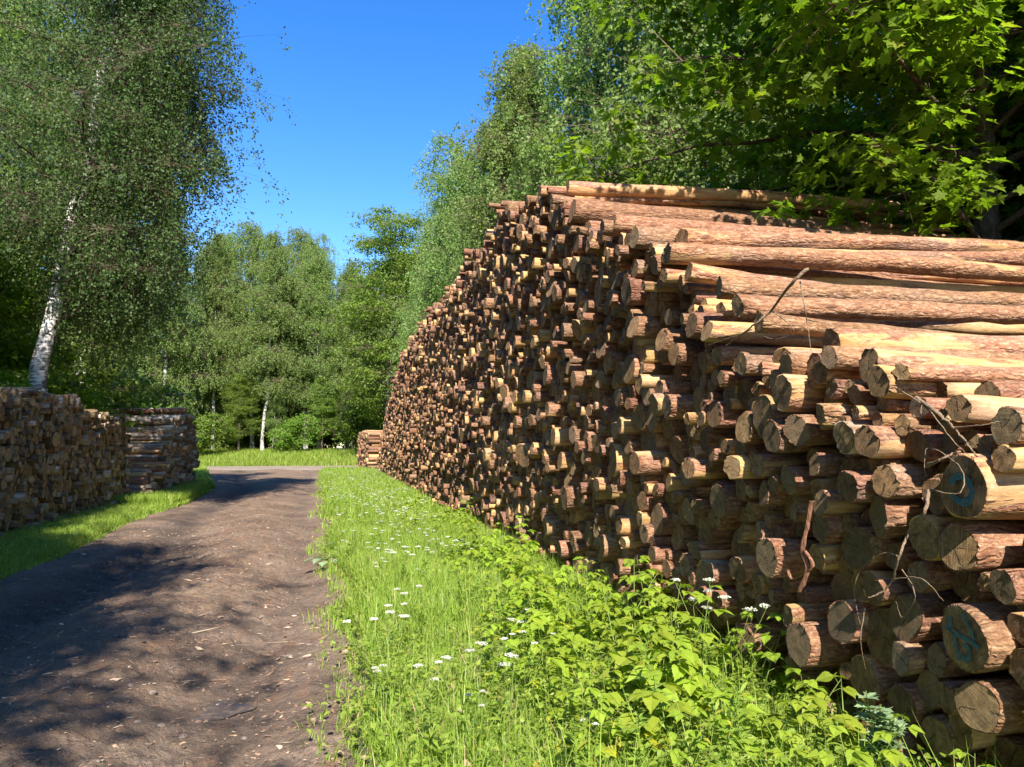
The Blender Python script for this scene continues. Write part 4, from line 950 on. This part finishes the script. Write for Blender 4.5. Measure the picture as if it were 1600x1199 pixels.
# silvery mugwort at the foot of the near logs
r = empty('silvery_weed'); st = Acc(); fo = Acc(); rg = np.random.default_rng(7)
for q in range(3):
    P = curve3([(0, 0, 0), (.02 * q, .01, .25), (.06 * (q - 1), -.04, .52 - .06 * q)], 12); tube(st, P, .003, 5); n = 40; f = rg.random(n) * 11 * .999; i = f.astype(int); B = P[i]
    az = rg.random(n) * 6.28; leaves(fo, B, np.stack([np.cos(az), np.sin(az), .3 + 0 * az], -1), rg.normal(0, .3, (n, 3)) + [0, 0, 1], .12 * (1.1 - .6 * f / 11), MAPLE)
st.build('stem', M_STALK, r); fo.build('foliage', M_SILVER, r, smooth=False)
s_, z_, t_, P_ = pix_on_face(1372, 1190, out=.25); place(r, (P_[0], P_[1], .02), 0, 1., 'silvery lobed weed standing against the lowest near logs', None, 'plant')
def burdock(x, y, s, label):
    r = empty('burdock_plant'); fo = Acc(); st = Acc(); rg = np.random.default_rng(int(x * 100) % 97); n = 7; az = np.arange(n) * .9 + rg.random(n)
    E = np.stack([np.cos(az) * .12, np.sin(az) * .12, .08 + .07 * rg.random(n)], -1); tubes_batch(st, np.stack([0 * E, E * .6 + [0, 0, .03], E], 1), .004, .003)
    leaves(fo, E, np.stack([np.cos(az), np.sin(az), -.1 + 0 * az], -1), rg.normal(0, .25, (n, 3)) + [0, 0, 1], .2 * rg.uniform(.7, 1.2, n), OVATE)
    st.build('stem', M_STALK, r); fo.build('foliage', M_SILVER, r, smooth=False); place(r, (x, y, .0), 0, s, label, None, 'plant')
burdock(-2.5, 10.4, 1., 'broad pale-leaved plant lying out on the track edge'); burdock(-2.45, 11.6, 1.3, 'broad pale-leaved plant at the verge corner by the track')
# maple sprigs lying on the log tops
def sprig(px, py, out, n, s, label):
    P = pix_on_face(px, py, out=out)[3]; r = empty('maple_sprig', P.tolist()); fo = Acc(); st = Acc(); rg = np.random.default_rng(int(px)); az = rg.random(n) * 6.28; ra = rg.random(n) * .28 * s
    tube(st, [(-.3 * s, 0, -.02), (0, 0, .05), (.3 * s, .02, .0)], .005, 5)
    B = np.stack([np.cos(az) * ra * 1.3, np.sin(az) * ra * .6, .04 + .1 * rg.random(n)], -1)
    leaves(fo, B, np.stack([np.cos(az), np.sin(az), -.3 + 0 * az], -1), rg.normal(0, .45, (n, 3)) + [0, -.5, 1], .12 * rg.uniform(.7, 1.2, n), MAPLE)
    st.build('stem', M_TWIG, r); fo.build('foliage', M_MAPLE, r, smooth=False); tag(r, label, 'twig')
sprig(1205, 338, -1.9, 20, .8, 'small broken sprig of green leaves lying on the log tops')

# ------------------------------------------------------------------ litter on the track
a = Acc(); rg = np.random.default_rng(55)
def litter(acc, n, y0, y1, ls, ws, seed, pw=1.4, wc=None):
    rg = np.random.default_rng(seed); y = y0 + (y1 - y0) * rg.random(n) ** pw; w = rg.random(n) if wc is None else np.clip(rg.normal(wc, .2, n), .02, .98); x = road_l(y) + w * (road_r(y) - road_l(y))
    z = road_h(x, y) + .004; az = rg.random(n) * 6.28; l = ls * rg.uniform(.3, 1.5, n); ww_ = ws * rg.uniform(.5, 1.5, n)
    d = np.stack([np.cos(az), np.sin(az), rg.normal(0, .15, n)], -1) * l[:, None]; s = np.stack([-np.sin(az), np.cos(az), rg.normal(0, .3, n)], -1) * ww_[:, None]; c = np.stack([x, y, z], -1)
    up = np.array([0, 0, 1.]) * (ww_ * .5)[:, None]
    V = np.stack([c - d, c + s - up * .5, c + d, c - s - up * .5, c + up], 1).reshape(-1, 3); o = (np.arange(n) * 5)[:, None]
    acc.add(V, T=np.concatenate([o + [[0, 1, 4]], o + [[1, 2, 4]], o + [[2, 3, 4]], o + [[3, 0, 4]]]))
litter(a, 6000, 2.5, 16, .014, .006, 61); litter(a, 2600, 2.5, 20, .035, .004, 62, wc=.55); litter(a, 700, 2.6, 16, .045, .014, 63); litter(a, 380, 3, 30, .16, .005, 64, wc=.5)
m, nt = mat('bark_litter'); b = NB(nt); ri = b.n('ShaderNodeNewGeometry').outputs['Random Per Island']
b.finish(b.ramp(ri, [(0., (.07, .05, .04)), (.35, (.2, .12, .08)), (.7, (.27, .17, .11)), (.9, (.36, .26, .17)), (1., (.5, .4, .3))]), .9)
tag(a.build('bark_litter', m, smooth=False), 'bark chips and twigs scattered over the muddy track', 'litter', kind='stuff')
# clods and stones along the track
M_STONE = m_wood('clod', (.10, .075, .06), (.24, .19, .16), .95, (20, 20, 20))
a = Acc()
for k in range(420):
    y = 2.6 + 14 * rg.random() ** 1.5; w = np.clip(rg.normal(.5, .25), .02, .98); x = float(road_l(y) + w * (road_r(y) - road_l(y))); r_ = .006 + .022 * rg.random() ** 3
    th, ph = np.meshgrid(np.linspace(0, 2 * np.pi, 7)[:-1], np.linspace(.05, np.pi - .05, 5)); rr = r_ * (1 + .35 * (rg.random(th.shape) - .5))
    V = np.stack([x + rr * np.sin(ph) * np.cos(th) * 1.3, y + rr * np.sin(ph) * np.sin(th), float(road_h(x, y)) + rr * np.cos(ph) * .7], -1).reshape(-1, 3)
    i = np.arange(4)[:, None] * 6; j = np.arange(6)[None]; a.add(V, Q=np.stack([i + j, i + 6 + j, i + 6 + (j + 1) % 6, i + (j + 1) % 6], -1).reshape(-1, 4))
tag(a.build('mud_clods', M_STONE), 'crumbled clods of dried mud on the track', 'clods', kind='stuff')
